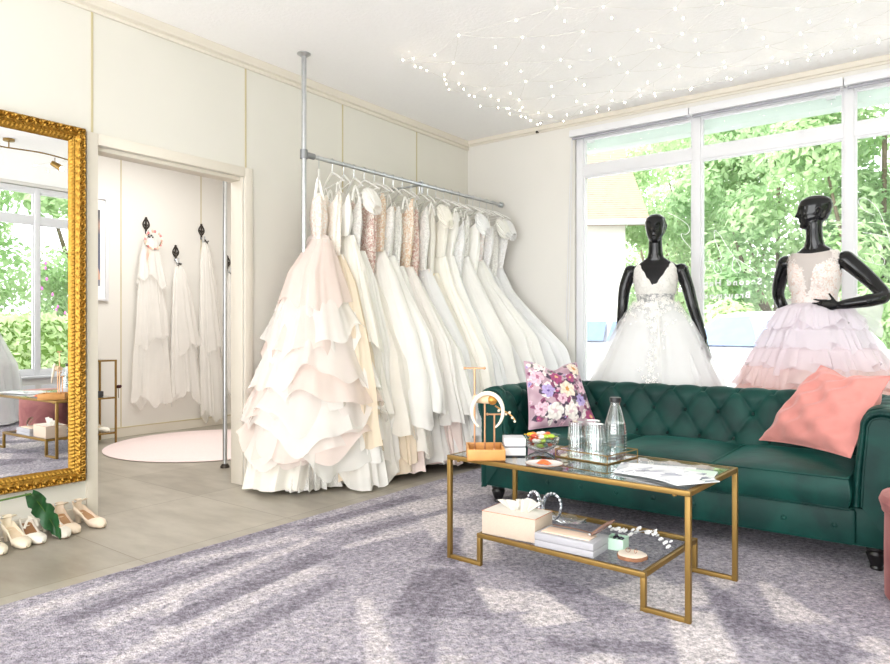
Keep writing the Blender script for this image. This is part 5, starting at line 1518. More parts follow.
# ------------------------------------------------------------------ mannequins
def head_rings(c, yaw, H=0.205, M_=None):
    """chin at c; yaw turns the face (0 = looking to -y)"""
    K = [(0.0, 0.018, 0.020, 0.050), (0.05, 0.034, 0.042, 0.036), (0.15, 0.048, 0.062, 0.020), (0.3, 0.060, 0.080, 0.006), (0.5, 0.068, 0.092, 0.0), (0.68, 0.073, 0.097, -0.004), (0.84, 0.066, 0.087, -0.006), (0.94, 0.045, 0.060, -0.008), (0.985, 0.022, 0.03, -0.008), (1.0, 0.004, 0.005, -0.008)]
    rings = []
    n = 72
    for i in range(56):
        t = i / 55
        t = 0.5 - 0.5 * math.cos(PI * t) if i in (0, 55) else t
        a, b, cf = interp(K, t)
        ring = []
        for k in range(n):
            th = 2 * PI * k / n - PI       # 0 = front
            d = 0.0
            g = lambda x, m, s: math.exp(-((x - m) / s) ** 2)
            # nose: bridge runs from the brow to the tip
            if t < 0.60: d += g(th, 0, 0.13 + 0.08 * g(t, 0.37, 0.05)) * (0.024 * g(t, 0.385, 0.045) + 0.013 * g(t, 0.47, 0.07))
            d += 0.004 * g(abs(th), 0.25, 0.3) * g(t, 0.60, 0.05)
            d -= 0.0085 * g(abs(th), 0.36, 0.16) * g(t, 0.525, 0.045)
            d += 0.0035 * g(abs(th), 0.36, 0.10) * g(t, 0.52, 0.020)
            d += 0.0065 * g(th, 0, 0.28) * (g(t, 0.262, 0.022) + 1.05 * g(t, 0.212, 0.022)) - 0.004 * g(th, 0, 0.3) * g(t, 0.236, 0.010)
            d -= 0.005 * g(th, 0, 0.3) * g(t, 0.155, 0.028)
            d += 0.006 * g(th, 0, 0.35) * g(t, 0.075, 0.05)
            d += 0.004 * g(abs(th), 0.75, 0.3) * g(t, 0.42, 0.07)
            x = (a + d * 0.3) * math.sin(th); y = -(b + d) * math.cos(th) - cf
            ring.append(Matrix.Rotation(yaw, 3, 'Z') @ Vector((x, y, H * t)) + Vector(c))
        rings.append(ring)
    mb = MB(); mb.loft(rings)
    for s in (-1, 1):
        pts = [Vector((s * (0.066 + 0.008 * math.sin(a)), 0.012 + 0.016 * math.cos(a) * (1 if math.cos(a) > 0 else 0.6), H * 0.46 + 0.030 * math.sin(a))) for a in np.linspace(-1.4, 3.6, 14)]
        mb.tube([Matrix.Rotation(yaw, 3, 'Z') @ p + Vector(c) for p in pts], [0.004 + 0.003 * math.sin(PI * i / 13) for i in range(14)], 8)
    return mb

TORSO = [  # z from the floor, half width, half depth, y shift
    (0.86, 0.170, 0.115, 0.015), (0.98, 0.165, 0.115, 0.015), (1.10, 0.130, 0.095, 0.005), (1.19, 0.112, 0.084, 0.0), (1.27, 0.118, 0.088, 0.0), (1.35, 0.136, 0.094, 0.0), (1.42, 0.146, 0.092, 0.004), (1.48, 0.152, 0.078, 0.010), (1.515, 0.140, 0.060, 0.014), (1.54, 0.095, 0.050, 0.014), (1.565, 0.058, 0.050, 0.010), (1.60, 0.049, 0.049, 0.004), (1.66, 0.046, 0.047, 0.0), (1.71, 0.046, 0.050, 0.0)]
def torso_pt(z, th, grow=0.0, dz=0.0):
    """th: 0 = front (-y)"""
    a, b, s = interp([(t,) + tuple(v) for t, *v in TORSO], z)
    bust = 0.034 * math.exp(-((abs(th) - 0.52) / 0.30) ** 2) * math.exp(-((z - 1.355) / 0.055) ** 2)
    return Vector(((a + grow + bust * 0.5) * math.sin(th), -(b + grow + bust) * math.cos(th) + s, z + dz))

def finger(mb, base, d, bend, L, r, up):
    d = Vector(d).normalized(); up = Vector(up).normalized()
    p = Vector(base); pts = [p - d * 0.012, p]
    for i, seg in enumerate((0.45, 0.32, 0.23)):
        ang = bend * (i + 0.5)
        dd = (d * math.cos(ang) + up * math.sin(ang)).normalized()
        p = p + dd * L * seg; pts.append(p)
    mb.tube(catmull(pts, 3), [r * (1.05 - 0.35 * i / 12) for i in range(13)], 8)

def hand(mb, wrist, d, side, up, curl=0.25, sc=1.0):
    """palm and five separate fingers; d = direction of the fingers, side = towards the thumb, up = the way the fingers curl"""
    d = Vector(d).normalized(); side = Vector(side); side = (side - d * side.dot(d)).normalized(); up = Vector(up); up = (up - d * up.dot(d) - side * up.dot(side)).normalized()
    w = Vector(wrist)
    rings = []
    for t, hw, hd in ((-0.02, 0.022, 0.018), (0.02, 0.027, 0.016), (0.05, 0.036, 0.014), (0.085, 0.040, 0.0125)):
        rings.append([w + d * t * sc + side * hw * math.cos(a) * sc + up * hd * math.sin(a) * sc for a in np.linspace(0, 2 * PI, 17)[:-1]])
    mb.loft(rings)
    for q, (o, L, sp) in enumerate(((0.029, 0.072, 0.12), (0.010, 0.080, 0.03), (-0.010, 0.075, -0.04), (-0.029, 0.060, -0.13))):
        finger(mb, w + (d * 0.085 + side * o) * sc, d + side * sp, curl * (1 + 0.1 * q), L * sc, 0.0082 * sc, up)
    finger(mb, w + (d * 0.025 + side * 0.028) * sc, d * 0.65 + side * 0.8 + up * 0.15, curl * 0.6, 0.062 * sc, 0.0095 * sc, up)

def mannequin(name, label, loc, rz, head_yaw, arms, hands, group='black display mannequins'):
    root = thing(name, label, 'mannequin', loc, rz, group)
    mb = MB()
    rings = []
    for z in np.linspace(0.86, 1.71, 60):
        rings.append([torso_pt(z, 2 * PI * k / 64 - PI) for k in range(64)])
    mb.loft(rings)
    h = head_rings((0, 0.008, 1.672), head_yaw); mb.add(h.v, h.f)
    for pts, rr in arms:
        c = catmull(pts, 6); n = len(c)
        mb.tube(c, [interp([(i / (len(rr) - 1), v) for i, v in enumerate(rr)], k / (n - 1))[0] for k in range(n)], 20)
        mb.ball(pts[0], rr[0] * 1.02, 16)
    for a in hands: hand(mb, **a)
    for s in (-1, 1):
        mb.tube(catmull([(s * 0.085, 0.01, 0.92), (s * 0.085, 0.0, 0.50), (s * 0.08, 0.01, 0.10)], 6), [0.085] + [0.08 - 0.045 * i / 11 for i in range(12)], 16)
        mb.tube([(s * 0.08, 0.03, 0.06), (s * 0.08, -0.04, 0.045), (s * 0.08, -0.15, 0.03)], [0.035, 0.035, 0.02], 12)
    b = mb.build('body', M['black_gloss'], root, angle=0)
    md = b.modifiers.new('join', 'REMESH'); md.mode = 'VOXEL'; md.voxel_size = 0.0052; md.use_smooth_shade = True
    sm = b.modifiers.new('soften', 'SMOOTH'); sm.factor = 0.5; sm.iterations = 5
    dg = bpy.context.evaluated_depsgraph_get()
    me = bpy.data.meshes.new_from_object(b.evaluated_get(dg))
    b.modifiers.clear(); b.data = me
    me.polygons.foreach_set('use_smooth', [True] * len(me.polygons))
    if not me.materials: me.materials.append(M['black_gloss'])
    MB().lathe([(0, 0.0), (0.17, 0.0), (0.17, 0.006), (0.02, 0.012), (0, 0.012)], 40, c=(0, 0.0, 0)).build('base_plate', M['steel'], root)
    MB().tube([(0.08, 0.02, 0.01), (0.08, 0.02, 0.5)], 0.010, 10).build('support_rod', M['steel'], root)
    return root

M1 = (2.125, 4.76, 0.0)
mq1 = mannequin('mannequin', 'black gloss mannequin with arms down in the white V-neck gown by the window', M1, R(14), R(-4),
    [([(-0.172, 0.014, 1.468), (-0.215, 0.02, 1.36), (-0.232, 0.025, 1.22), (-0.238, 0.0, 1.10), (-0.250, -0.03, 0.98)], (0.050, 0.043, 0.038, 0.034, 0.024)),
     ([(0.172, 0.014, 1.468), (0.212, 0.02, 1.36), (0.248, 0.02, 1.22), (0.285, 0.0, 1.10), (0.325, -0.02, 0.98)], (0.050, 0.043, 0.038, 0.034, 0.024))],
    [dict(wrist=(-0.250, -0.03, 0.98), d=(-0.04, -0.06, -1), side=(0.3, -1, 0), up=(1, 0.2, 0), curl=0.12), dict(wrist=(0.325, -0.02, 0.98), d=(0.30, -0.06, -1), side=(-0.3, -1, 0), up=(-1, 0.2, 0), curl=0.12)])
M2 = (3.138, 4.70, 0.0)
RZ2 = R(-12)
mq2 = mannequin('mannequin', 'black gloss mannequin with hand on hip in the pink ruffled gown', M2, RZ2, R(-64),
    [([(0.172, 0.014, 1.468), (0.255, 0.02, 1.385), (0.335, 0.01, 1.300), (0.385, -0.03, 1.238), (0.330, -0.10, 1.214), (0.235, -0.135, 1.198), (0.185, -0.135, 1.190)], (0.052, 0.047, 0.041, 0.036, 0.037, 0.030, 0.023)),
     ([(-0.172, 0.014, 1.468), (-0.225, 0.06, 1.38), (-0.262, 0.11, 1.285), (-0.235, 0.12, 1.20), (-0.18, 0.085, 1.15)], (0.052, 0.044, 0.037, 0.033, 0.025))],
    [dict(wrist=(0.185, -0.135, 1.190), d=(-1.0, 0.02, 0.03), side=(0.35, -0.1, 1), up=(0.0, 1, -0.05), curl=0.16, sc=0.95)])
mq3 = mannequin('mannequin', 'black mannequin in a plain white gown standing before the side windows', (4.76, 2.76, 0.0), R(-90), 0.0,
    [([(-0.172, 0.014, 1.468), (-0.225, 0.02, 1.22), (-0.240, -0.03, 0.98)], (0.050, 0.038, 0.024)), ([(0.172, 0.014, 1.468), (0.225, 0.02, 1.22), (0.240, -0.03, 0.98)], (0.050, 0.038, 0.024))],
    [dict(wrist=(-0.240, -0.03, 0.98), d=(-0.04, -0.06, -1), side=(0.3, -1, 0), up=(1, 0.2, 0), curl=0.12), dict(wrist=(0.240, -0.03, 0.98), d=(0.04, -0.06, -1), side=(-0.3, -1, 0), up=(-1, 0.2, 0), curl=0.12)])

def fitted(zlo, ztop, mat, root, name, grow=0.006, nth=150, nz=36, edge=0.0, seed=1):
    """fabric that follows the torso; ztop(th) cuts the neckline and arm holes"""
    r2 = random.Random(seed); p = [r2.uniform(0, 6) for _ in range(3)]
    def pt(i, j):
        th = 2 * PI * j / nth - PI
        zt = ztop(th) + edge * (abs(math.sin(j * 0.55 + p[0])) - 0.5)
        z = lerp(zlo, zt, i / (nz - 1))
        return torso_pt(z, th, grow)
    mb = MB(); mb.grid(pt, nz, nth, wrap=True)
    return mb.build(name, mat, root, angle=0)

def motif(root, name, mat, pts, seed, size=0.016):
    """raised lace flowers and leaves sewn on: pts = (position, outward normal)"""
    r2 = random.Random(seed); mb = MB()
    for p, n in pts:
        n = n.normalized(); a = n.orthogonal().normalized(); b = n.cross(a)
        s = size * r2.uniform(0.6, 1.2); ph = r2.uniform(0, 6)
        k = r2.choice((4, 5, 6))
        for q in range(k):
            an = ph + 2 * PI * q / k
            d = a * math.cos(an) + b * math.sin(an); e = n.cross(d)
            c = p + n * 0.002
            vs = [c + d * s * 0.15, c + d * s * 0.6 + e * s * 0.28 + n * 0.0015, c + d * s, c + d * s * 0.6 - e * s * 0.28 + n * 0.0015]
            mb.add(vs, [(0, 1, 2, 3)])
    return mb.build(name, mat, root, smooth=False)

def v_gown(loc, rz, label, plain=False):
    g = thing('bridal_gown', label, 'wedding dress', loc, rz, 'gowns on the black mannequins')
    def top(th):
        a = abs(th)
        # V front, strap over the shoulder, arm hole, lower back
        f = lerp(1.362, 1.525, smoothstep(0.02, 0.95, a) ** 0.75)
        side = 1.43
        if a < 0.92: return f
        if a < 1.5: return lerp(1.525, side, smoothstep(0.95, 1.3, a))
        return lerp(side, 1.47, smoothstep(1.6, 2.3, a)) if a < 2.3 else lerp(1.47, 1.36, smoothstep(2.4, 3.1, a))
    fitted(1.235 if plain else 1.298, top, lace(WW, 'white'), g, 'bodice', 0.008, edge=0.012)
    r2 = random.Random(3)
    if not plain:
        pts = []
        for q in range(260):
            th = r2.uniform(-1.7, 1.7); z = r2.uniform(1.24, min(top(th), 1.52) - 0.005)
            p = torso_pt(z, th, 0.009); n = Vector((math.sin(th), -math.cos(th), 0.1)); pts.append((p, n))
        motif(g, 'lace_flowers', cm('lace_motif', srgb(250, 248, 244), 1.0, 0.2), pts, 4)
        # sheer waist band where the dark body shines through
        fitted(1.222, lambda th: 1.302, cm('waist_mesh', srgb(240, 240, 240), 0.5, 0.2), g, 'waist_band', 0.0085)
    pr_ = [(0, 0, 0, 1.245, 0.124, 0.096, 0.02), (0.25, 0, 0, 1.08, 0.235, 0.20, 0.035), (0.6, 0, 0.0, 0.66, 0.435, 0.36, 0.05), (1, 0, 0.0, 0.03, 0.52, 0.40, 0.07)]
    shell(pr_, 31, folds=((9, 1), (14, .7), (22, .4)), nth=160, nz=40, sharp=0.2).build('skirt', cm('satin_display', CW, 1.0, 0.2), g)
    for q in range(2):
        p2 = [(t, a, b, z if t == 0 else z + 0.02 * q, rx + 0.012 * (q + 1), ry + 0.012 * (q + 1), f + 0.015) for t, a, b, z, rx, ry, f in pr_]
        shell(p2, 41 + q, folds=((12, 1), (19, .7), (31, .4)), nth=180, nz=40, sharp=0.2).build('tulle_layer', tulle(CW, 'display', 0.38, 0.25), g)
    if not plain:
        pts = []
        for q in range(150):
            t = r2.uniform(0.03, 0.62) ; a, b, z, rx, ry, f = interp(pr_, t)
            wv = 0.10 * math.sin(z * 14) + 0.16
            th = wv * 0.5 + r2.gauss(0, 0.11 * (1.1 - t))
            p = Vector(((rx + 0.035) * math.sin(th), -(ry + 0.034) * math.cos(th), z)); pts.append((p, Vector((math.sin(th), -math.cos(th), 0.4))))
        motif(g, 'lace_spray', cm('lace_motif', srgb(250, 248, 244), 1.0, 0.2), pts, 6, 0.017)
        pts = []
        for q in range(170):
            t = abs(r2.gauss(0, 0.10)); a, b, z, rx, ry, f = interp(pr_, t); th = r2.uniform(-1.6, 1.6)
            p = Vector(((rx + 0.034) * math.sin(th), -(ry + 0.033) * math.cos(th), z)); pts.append((p, Vector((math.sin(th), -math.cos(th), 0.4))))
        motif(g, 'waist_lace', cm('lace_motif', srgb(250, 248, 244), 1.0, 0.2), pts, 7, 0.016)
    return g
v_gown(M1, R(14), 'white V-neck lace and tulle gown worn by the mannequin with arms down')
v_gown((4.76, 2.76, 0.0), R(-90), 'plain white gown worn by the mannequin before the side windows', True)

def ruffle_gown():
    g = thing('bridal_gown', 'pale lilac to pink tiered ruffle gown worn by the mannequin with hand on hip', 'wedding dress', M2, RZ2, 'gowns on the black mannequins')
    def top(th):
        a = abs(th)
        f = lerp(1.515, 1.527, smoothstep(0, 1.0, a))
        if a < 1.0: return f
        if a < 1.5: return lerp(1.527, 1.40, smoothstep(1.1, 1.45, a))
        return lerp(1.40, 1.515, smoothstep(1.7, 2.4, a))
    # sheer illusion net up to the neck, lace over it
    fitted(1.20, top, cm('illusion_net', srgb(238, 228, 222), 0.8, 0.2), g, 'illusion_net', 0.0065)
    def cups(th):
        a = abs(th)
        f = lerp(1.235, 1.425, smoothstep(0.03, 0.24, a)) + 0.03 * smoothstep(0.2, 0.6, a)
        return f if a < 0.9 else lerp(1.455, 1.39, smoothstep(0.9, 1.5, a))
    fitted(1.195, cups, lace(srgb(250, 246, 243), 'blushlace', srgb(236, 212, 200)), g, 'bodice', 0.009, edge=0.014)
    r2 = random.Random(13); pts = []
    for q in range(330):
        th = r2.uniform(-2.2, 2.2); zt = cups(th) + (0.05 if abs(th) > 0.35 and r2.random() < 0.25 else 0)
        if 1.4 < abs(th) < 1.7: zt = 1.37
        z = r2.uniform(1.20, zt)
        pts.append((torso_pt(z, th, 0.010), Vector((math.sin(th), -math.cos(th), 0.1))))
    motif(g, 'lace_flowers', cm('lace_motif_blush', srgb(250, 244, 240), 1.0, 0.2), pts, 14, 0.021)
    pts = []
    for q in range(70):   # cap sleeve edge along the shoulder
        th = r2.uniform(0.85, 1.35) * r2.choice((1, -1)); z = r2.uniform(1.47, 1.522)
        pts.append((torso_pt(z, th, 0.010), Vector((math.sin(th), -math.cos(th), 0.8))))
    motif(g, 'shoulder_lace', cm('lace_motif_blush', srgb(250, 244, 240), 1.0, 0.2), pts, 15, 0.018)
    cols = [(srgb(249, 243, 249), 'lilac'), (srgb(249, 243, 248), 'lilac'), (srgb(250, 239, 244), 'lilacpink'), (srgb(252, 230, 228), 'peach'), (srgb(252, 220, 214), 'coral'), (srgb(252, 214, 206), 'coral2')]
    def rad(z):
        t = (1.21 - z)
        r = interp([(0, 0.128), (0.06, 0.19), (0.2, 0.27), (0.5, 0.41), (0.8, 0.46), (1.2, 0.48)], t)[0]
        return r
    shell([(0, 0, 0, 1.215, 0.122, 0.094, 0.02), (0.3, 0, 0, 1.0, 0.22, 0.18, 0.04), (1, 0, 0, 0.03, 0.42, 0.36, 0.06)], 201, folds=((9, 1), (14, .6)), nth=120, nz=24).build('lining', cm('lining_pink', srgb(251, 238, 240), 1.0, 0.4), g)
    zz = [1.215, 1.08, 0.965, 0.85, 0.73, 0.60, 0.40]
    for k2 in range(6):
        c_, nm = cols[k2]
        for q in range(2):
            za = zz[k2] - 0.004 * q; zb = za - (0.165 if k2 < 5 else 0.36) + 0.035 * q
            ra, rb = rad(za), rad(zb)
            dpt = 0.82
            shell([(0, 0, 0, za, ra * (0.93 if k2 == 0 else 0.9), ra * (0.75 if k2 == 0 else dpt * 0.9), 0.03), (0.3, 0, 0, lerp(za, zb, 0.22), lerp(ra, rb, 0.5) + 0.02, (lerp(ra, rb, 0.5) + 0.02) * dpt, 0.06), (1, 0, 0, zb, rb + 0.03 + 0.012 * q, (rb + 0.03 + 0.012 * q) * dpt, 0.085)],
                  220 + k2 * 3 + q, folds=((13, 1), (21, .9), (34, .5)), nth=260, nz=16, zwave=0.035, zn=7, sharp=0.3).build('ruffle_tier', tulle(c_, nm, 0.6, 0.35), g)
    # tulle bow at the back of the waist
    for s in (-1, 1):
        mb = MB()
        mb.grid(lambda i, j: (s * (0.04 + 0.26 * i / 12), 0.13 + 0.10 * i / 12 + 0.025 * math.sin(j * 0.9), 1.20 + (0.02 + 0.13 * (i / 12)) * (-1 + 2 * j / 14) * 0.9 - 0.06 * i / 12 + 0.012 * math.sin(i + j)), 13, 15)
        mb.build('bow_loop', tulle(cols[0][0], 'lilac', 0.6), g)
ruffle_gown()
# ------------------------------------------------------------------ lettering on the panes (read from the street)
ltm = P('white_foil', srgb(252, 252, 252), 0.6, var=0.0)
def stroke(pts):
    return [(x, YW + 0.062, z) for x, z in pts]
sc_ = MB()
STROKES = [
    [(1.954, 2.009), (2.039, 1.957), (2.111, 1.896), (2.128, 1.847), (2.101, 1.819), (2.064, 1.827), (2.074, 1.787), (2.131, 1.712), (2.205, 1.615), (2.249, 1.554), (2.241, 1.491), (2.213, 1.514), (2.23, 1.58), (2.302, 1.587), (2.361, 1.534), (2.369, 1.494), (2.334, 1.496), (2.31, 1.542)],
    [(2.326, 1.53), (2.318, 1.583), (2.373, 1.615), (2.326, 1.755), (2.323, 1.83), (2.365, 1.785), (2.423, 1.682), (2.489, 1.58), (2.515, 1.514), (2.489, 1.488), (2.454, 1.526), (2.47, 1.598), (2.55, 1.552), (2.632, 1.484)],
    [(3.478, 1.637), (3.456, 1.732), (3.408, 1.873), (3.352, 1.949), (3.306, 1.969), (3.291, 1.941), (3.321, 1.885), (3.389, 1.839)],
    [(3.315, 1.728), (3.396, 1.707), (3.477, 1.677)],
    [(3.258, 1.609), (3.309, 1.544), (3.365, 1.515), (3.432, 1.493), (3.442, 1.531), (3.402, 1.57), (3.371, 1.551), (3.383, 1.506)],
]
for s_ in STROKES:
    sc_.tube(catmull(stroke(s_), 6), 0.0075, 6, flat=0.25)
structure(sc_.build('script_lettering', ltm, win1))
def pane_text(txt, x, z, size, space=1.25):
    cu = bpy.data.curves.new('pane_text', 'FONT'); cu.body = txt; cu.size = size; cu.extrude = 0.0006; cu.offset = 0.0022; cu.space_character = space; cu.align_x = 'LEFT'
    o = bpy.data.objects.new('pane_text', cu); COL.objects.link(o)
    dg = bpy.context.evaluated_depsgraph_get(); me = bpy.data.meshes.new_from_object(o.evaluated_get(dg))
    bpy.data.objects.remove(o)
    o = bpy.data.objects.new('pane_lettering', me); me.materials.clear(); me.materials.append(ltm)
    link(o, win1); o.location = (x, YW + 0.063, z); o.rotation_euler = (PI / 2, 0, PI)
    structure(o)
pane_text('Second Hand', 2.665, 1.395, 0.066, 1.35)
pane_text('Brautmode', 2.585, 1.295, 0.066, 1.35)

# ------------------------------------------------------------------ fairy lights on the ceiling
def fairy():
    t = thing('fairy_light_net', 'net of warm white fairy lights pinned under the ceiling before the window', 'fairy lights', (0.93, 3.42, HC - 0.03))
    r2 = random.Random(21)
    wire = P('clear_wire', srgb(226, 224, 218), 0.5)
    bm_ = P('warm_bulb', srgb(255, 240, 214), 0.4, emit=srgb(255, 236, 206), estr=14.0)
    mb = MB(); B = []
    nx, ny = 13, 10
    W, D = 3.3, 1.72
    def sag(u, v):
        return -0.02 - 0.10 * math.sin(PI * min(1, v * 1.0)) * (0.5 + 0.5 * math.sin(u * 9.0 + 1)) * 0.6 - 0.03 * abs(math.sin(u * 16))
    P_ = [[None] * ny for _ in range(nx)]
    for i in range(nx):
        for j in range(ny):
            u = i / (nx - 1); v = j / (ny - 1)
            x = W * u + r2.uniform(-0.06, 0.06); y = D * v - 0.25 * u + r2.uniform(-0.05, 0.05)
            y = min(y, 1.88)
            P_[i][j] = (x, y, sag(u, v) + r2.uniform(-0.015, 0.01))
            B.append(P_[i][j])
    for i in range(nx):
        for j in range(ny):
            for di, dj in ((1, 1), (1, -1)):
                a, b = i + di, j + dj
                if 0 <= a < nx and 0 <= b < ny and (i + j) % 2 == 0:
                    p, q = Vector(P_[i][j]), Vector(P_[a][b]); m = (p + q) / 2 + Vector((0, 0, -0.012))
                    mb.tube([p, m, q], 0.0011, 4, caps=False)
    for j in range(ny - 1): mb.tube([P_[0][j], P_[0][j + 1]], 0.0013, 4, caps=False)
    for i in range(nx - 1):
        mb.tube([P_[i][ny - 1], P_[i + 1][ny - 1]], 0.0013, 4, caps=False); mb.tube([P_[i][0], P_[i + 1][0]], 0.0013, 4, caps=False)
    for i in (0, 4, 8, 12):
        for j in (0, ny - 1): mb.tube([P_[i][j], (P_[i][j][0], P_[i][j][1], 0.029)], 0.001, 4)
    mb.build('wire', wire, t)
    # extra lamps crowd the two pinned edges
    for k in range(16): B.append((r2.uniform(-0.02, 0.08), lerp(0, D, k / 15), r2.uniform(-0.06, -0.01)))
    for k in range(26): B.append((lerp(0.05, W, k / 25), min(1.87, D - 0.25 * k / 25 + r2.uniform(-0.03, 0.05)), r2.uniform(-0.06, -0.01)))
    me = None; rest = MB()
    order = sorted(range(len(B)), key=lambda k: (k * 7919) % 1009)
    for n, k in enumerate(order):
        p = B[k]; p = (p[0], p[1], p[2] - 0.004)
        if n < 98:
            if me is None:
                o = MB().ball((0, 0, 0), (0.005, 0.005, 0.0075), 8).build('bulb', bm_, t); me = o.data
            else:
                o = bpy.data.objects.new('bulb', me); link(o, t)
            o.location = p
        else: rest.ball(p, (0.005, 0.005, 0.0075), 8)
    o = rest.build('more_bulbs', bm_, t); o['kind'] = 'stuff'
fairy()
# brass spot rail on the ceiling (seen in the mirror)
tl = thing('spot_rail', 'brass ceiling spotlight rail with small adjustable spots', 'lamp', (3.5, 2.7, HC))
MB().lathe([(0, -0.02), (0.05, -0.02), (0.05, -0.0005), (0, -0.0005)], 24).build('canopy', M['brass'], tl)
MB().tube(catmull([(0, -0.75, -0.10), (0.05, -0.3, -0.085), (0, 0.0, -0.085), (-0.05, 0.3, -0.085), (0, 0.62, -0.10)], 6), 0.007, 8).build('rail', M['brass'], tl)
MB().tube([(0, 0, -0.085), (0, 0, -0.01)], 0.006, 8).build('stem', M['brass'], tl)
for y in (-0.6, -0.15, 0.42):
    h_ = MB(); h_.tube([(0, y, -0.095), (0, y, -0.15)], 0.004, 8); h_.tube([(0.02, y - 0.02, -0.15), (-0.04, y + 0.04, -0.20)], [0.026, 0.032], 16)
    so = h_.build('spot_head', M['brass'], tl)
    MB().ball((-0.043, y + 0.043, -0.203), (0.024, 0.024, 0.024), 10).build('bulb', P('spot_bulb', srgb(255, 246, 230), 0.4, emit=srgb(255, 244, 226), estr=6.0), so)

# ------------------------------------------------------------------ outside
GZ = -0.15
structure(MB().span((-30, YW + 0.3, GZ - 0.1), (40, 45, GZ)).build('street', P('pale_paving', srgb(196, 193, 188), 0.9, var=0.06, vscale=1.5), smooth=False))
structure(MB().span((XR + 0.3, -14, GZ - 0.1), (40, YW + 0.3, GZ)).build('pavement', P('terrace_slabs', srgb(206, 202, 192), 0.95, var=0.06, vscale=5), smooth=False))
aw = thing('awning_box', 'pale grey green awning cassette outside above the shop window', 'awning', (3.2, YW + 0.32, 2.765))
MB().span((-2.2, -0.08, -0.085), (2.4, 0.08, 0.11), 0.03).build('cassette', P('sage_awning', srgb(206, 220, 212), 0.6, var=0.02), aw)
for x in (-2.0, -0.1, 2.1): MB().span((x - 0.03, -0.165, -0.02), (x + 0.03, -0.08, 0.06)).build('bracket', M['pvc'], aw)

def house():
    t = thing('house', 'white rendered house with an orange tiled hip roof across the street', 'house', (-2.05, 16.0, GZ), R(32))
    ez = 3.75 - GZ
    MB().span((-13, 0.45, 0), (-0.5, 8.6, ez)).build('wall', P('white_render', srgb(240, 238, 232), 0.9, var=0.03), t)
    m, nt, out = new_mat('orange_roof_tiles')
    b = N(nt, 'ShaderNodeBsdfPrincipled'); tc = N(nt, 'ShaderNodeTexCoord')
    wv = N(nt, 'ShaderNodeTexWave', i_Scale=4.4, i_Distortion=0.3); wv.bands_direction = 'Z'; wv.wave_profile = 'SAW'
    nz = N(nt, 'ShaderNodeTexNoise', i_Scale=6.0, i_Detail=4.0)
    nt.links.new(tc.outputs['Object'], wv.inputs['Vector']); nt.links.new(tc.outputs['Object'], nz.inputs['Vector'])
    ma = N(nt, 'ShaderNodeMath', operation='MULTIPLY_ADD'); ma.inputs[1].default_value = 0.5
    nt.links.new(nz.outputs['Fac'], ma.inputs[0]); nt.links.new(wv.outputs['Fac'], ma.inputs[2])
    nt.links.new(ramp(nt, ma.outputs[0], [(0.25, srgb(110, 80, 64)), (0.5, srgb(150, 124, 106)), (1.0, srgb(162, 138, 120))]), b.inputs['Base Color'])
    b.inputs['Roughness'].default_value = 0.9; nt.links.new(b.outputs[0], out.inputs[0])
    x0, x1, y0, y1 = -13.4, 0.0, 0.0, 9.05
    rz = ez + 3.35; ym = 4.53
    vs = []
    for x in (x0, x1):
        vs += [(x, y0, ez), (x, ym, rz), (x, y1, ez), (x, y1, ez - 0.16), (x, ym, rz - 0.16), (x, y0, ez - 0.16)]
    fs = [tuple(reversed(range(6))), tuple(range(6, 12))]
    for q in range(6): fs.append((q, (q + 1) % 6, 6 + (q + 1) % 6, 6 + q))
    MB().add(vs, fs).build('roof', m, t, smooth=False)
    MB().add([(-0.52, 0.45, ez - 0.02), (-0.52, 8.6, ez - 0.02), (-0.52, ym, rz - 0.3), (-12.9, 0.45, ez - 0.02), (-12.9, 8.6, ez - 0.02), (-12.9, ym, rz - 0.3)], [(0, 1, 2), (5, 4, 3)]).build('gable', P('white_gable', srgb(240, 238, 232), 0.9, var=0.03), t, smooth=False)
    for x in (-9.5, -6.0):
        w_ = MB().span((x, 0.40, 1.0), (x + 1.1, 0.50, 2.3)).build('window', M['pvc'], t, smooth=False)
        MB().span((x + 0.1, 0.38, 1.1), (x + 1.0, 0.405, 2.2)).build('window_pane', P('dim_pane', srgb(170, 180, 190), 0.1), w_, smooth=False)
    MB().tube([(x0, y0 - 0.05, ez - 0.08), (x1, y0 - 0.05, ez - 0.08)], 0.07, 8).build('gutter', P('zinc_gutter', srgb(200, 204, 206), 0.5), t)
house()

def leaf_mat(name, c1, c2):
    m, nt, out = new_mat(name)
    d = N(nt, 'ShaderNodeBsdfDiffuse'); t = N(nt, 'ShaderNodeBsdfTranslucent'); mx = N(nt, 'ShaderNodeMixShader'); mx.inputs[0].default_value = 0.55
    tc = N(nt, 'ShaderNodeTexCoord'); nz = N(nt, 'ShaderNodeTexNoise', i_Scale=1.1, i_Detail=5.0)
    nt.links.new(tc.outputs['Object'], nz.inputs['Vector'])
    c = ramp(nt, nz.outputs['Fac'], [(0.35, c1), (0.65, c2)])
    nt.links.new(c, d.inputs[0]); nt.links.new(c, t.inputs[0])
    nt.links.new(d.outputs[0], mx.inputs[1]); nt.links.new(t.outputs[0], mx.inputs[2]); nt.links.new(mx.outputs[0], out.inputs[0])
    return m
LG = [leaf_mat('fresh_leaves', srgb(168, 198, 146), srgb(218, 232, 198)), leaf_mat('mid_leaves', srgb(156, 188, 142), srgb(208, 226, 188)), leaf_mat('yellow_leaves', srgb(186, 208, 154), srgb(228, 236, 204))]
bark = P('tree_bark', srgb(120, 106, 92), 0.9, var=0.2, vscale=14)
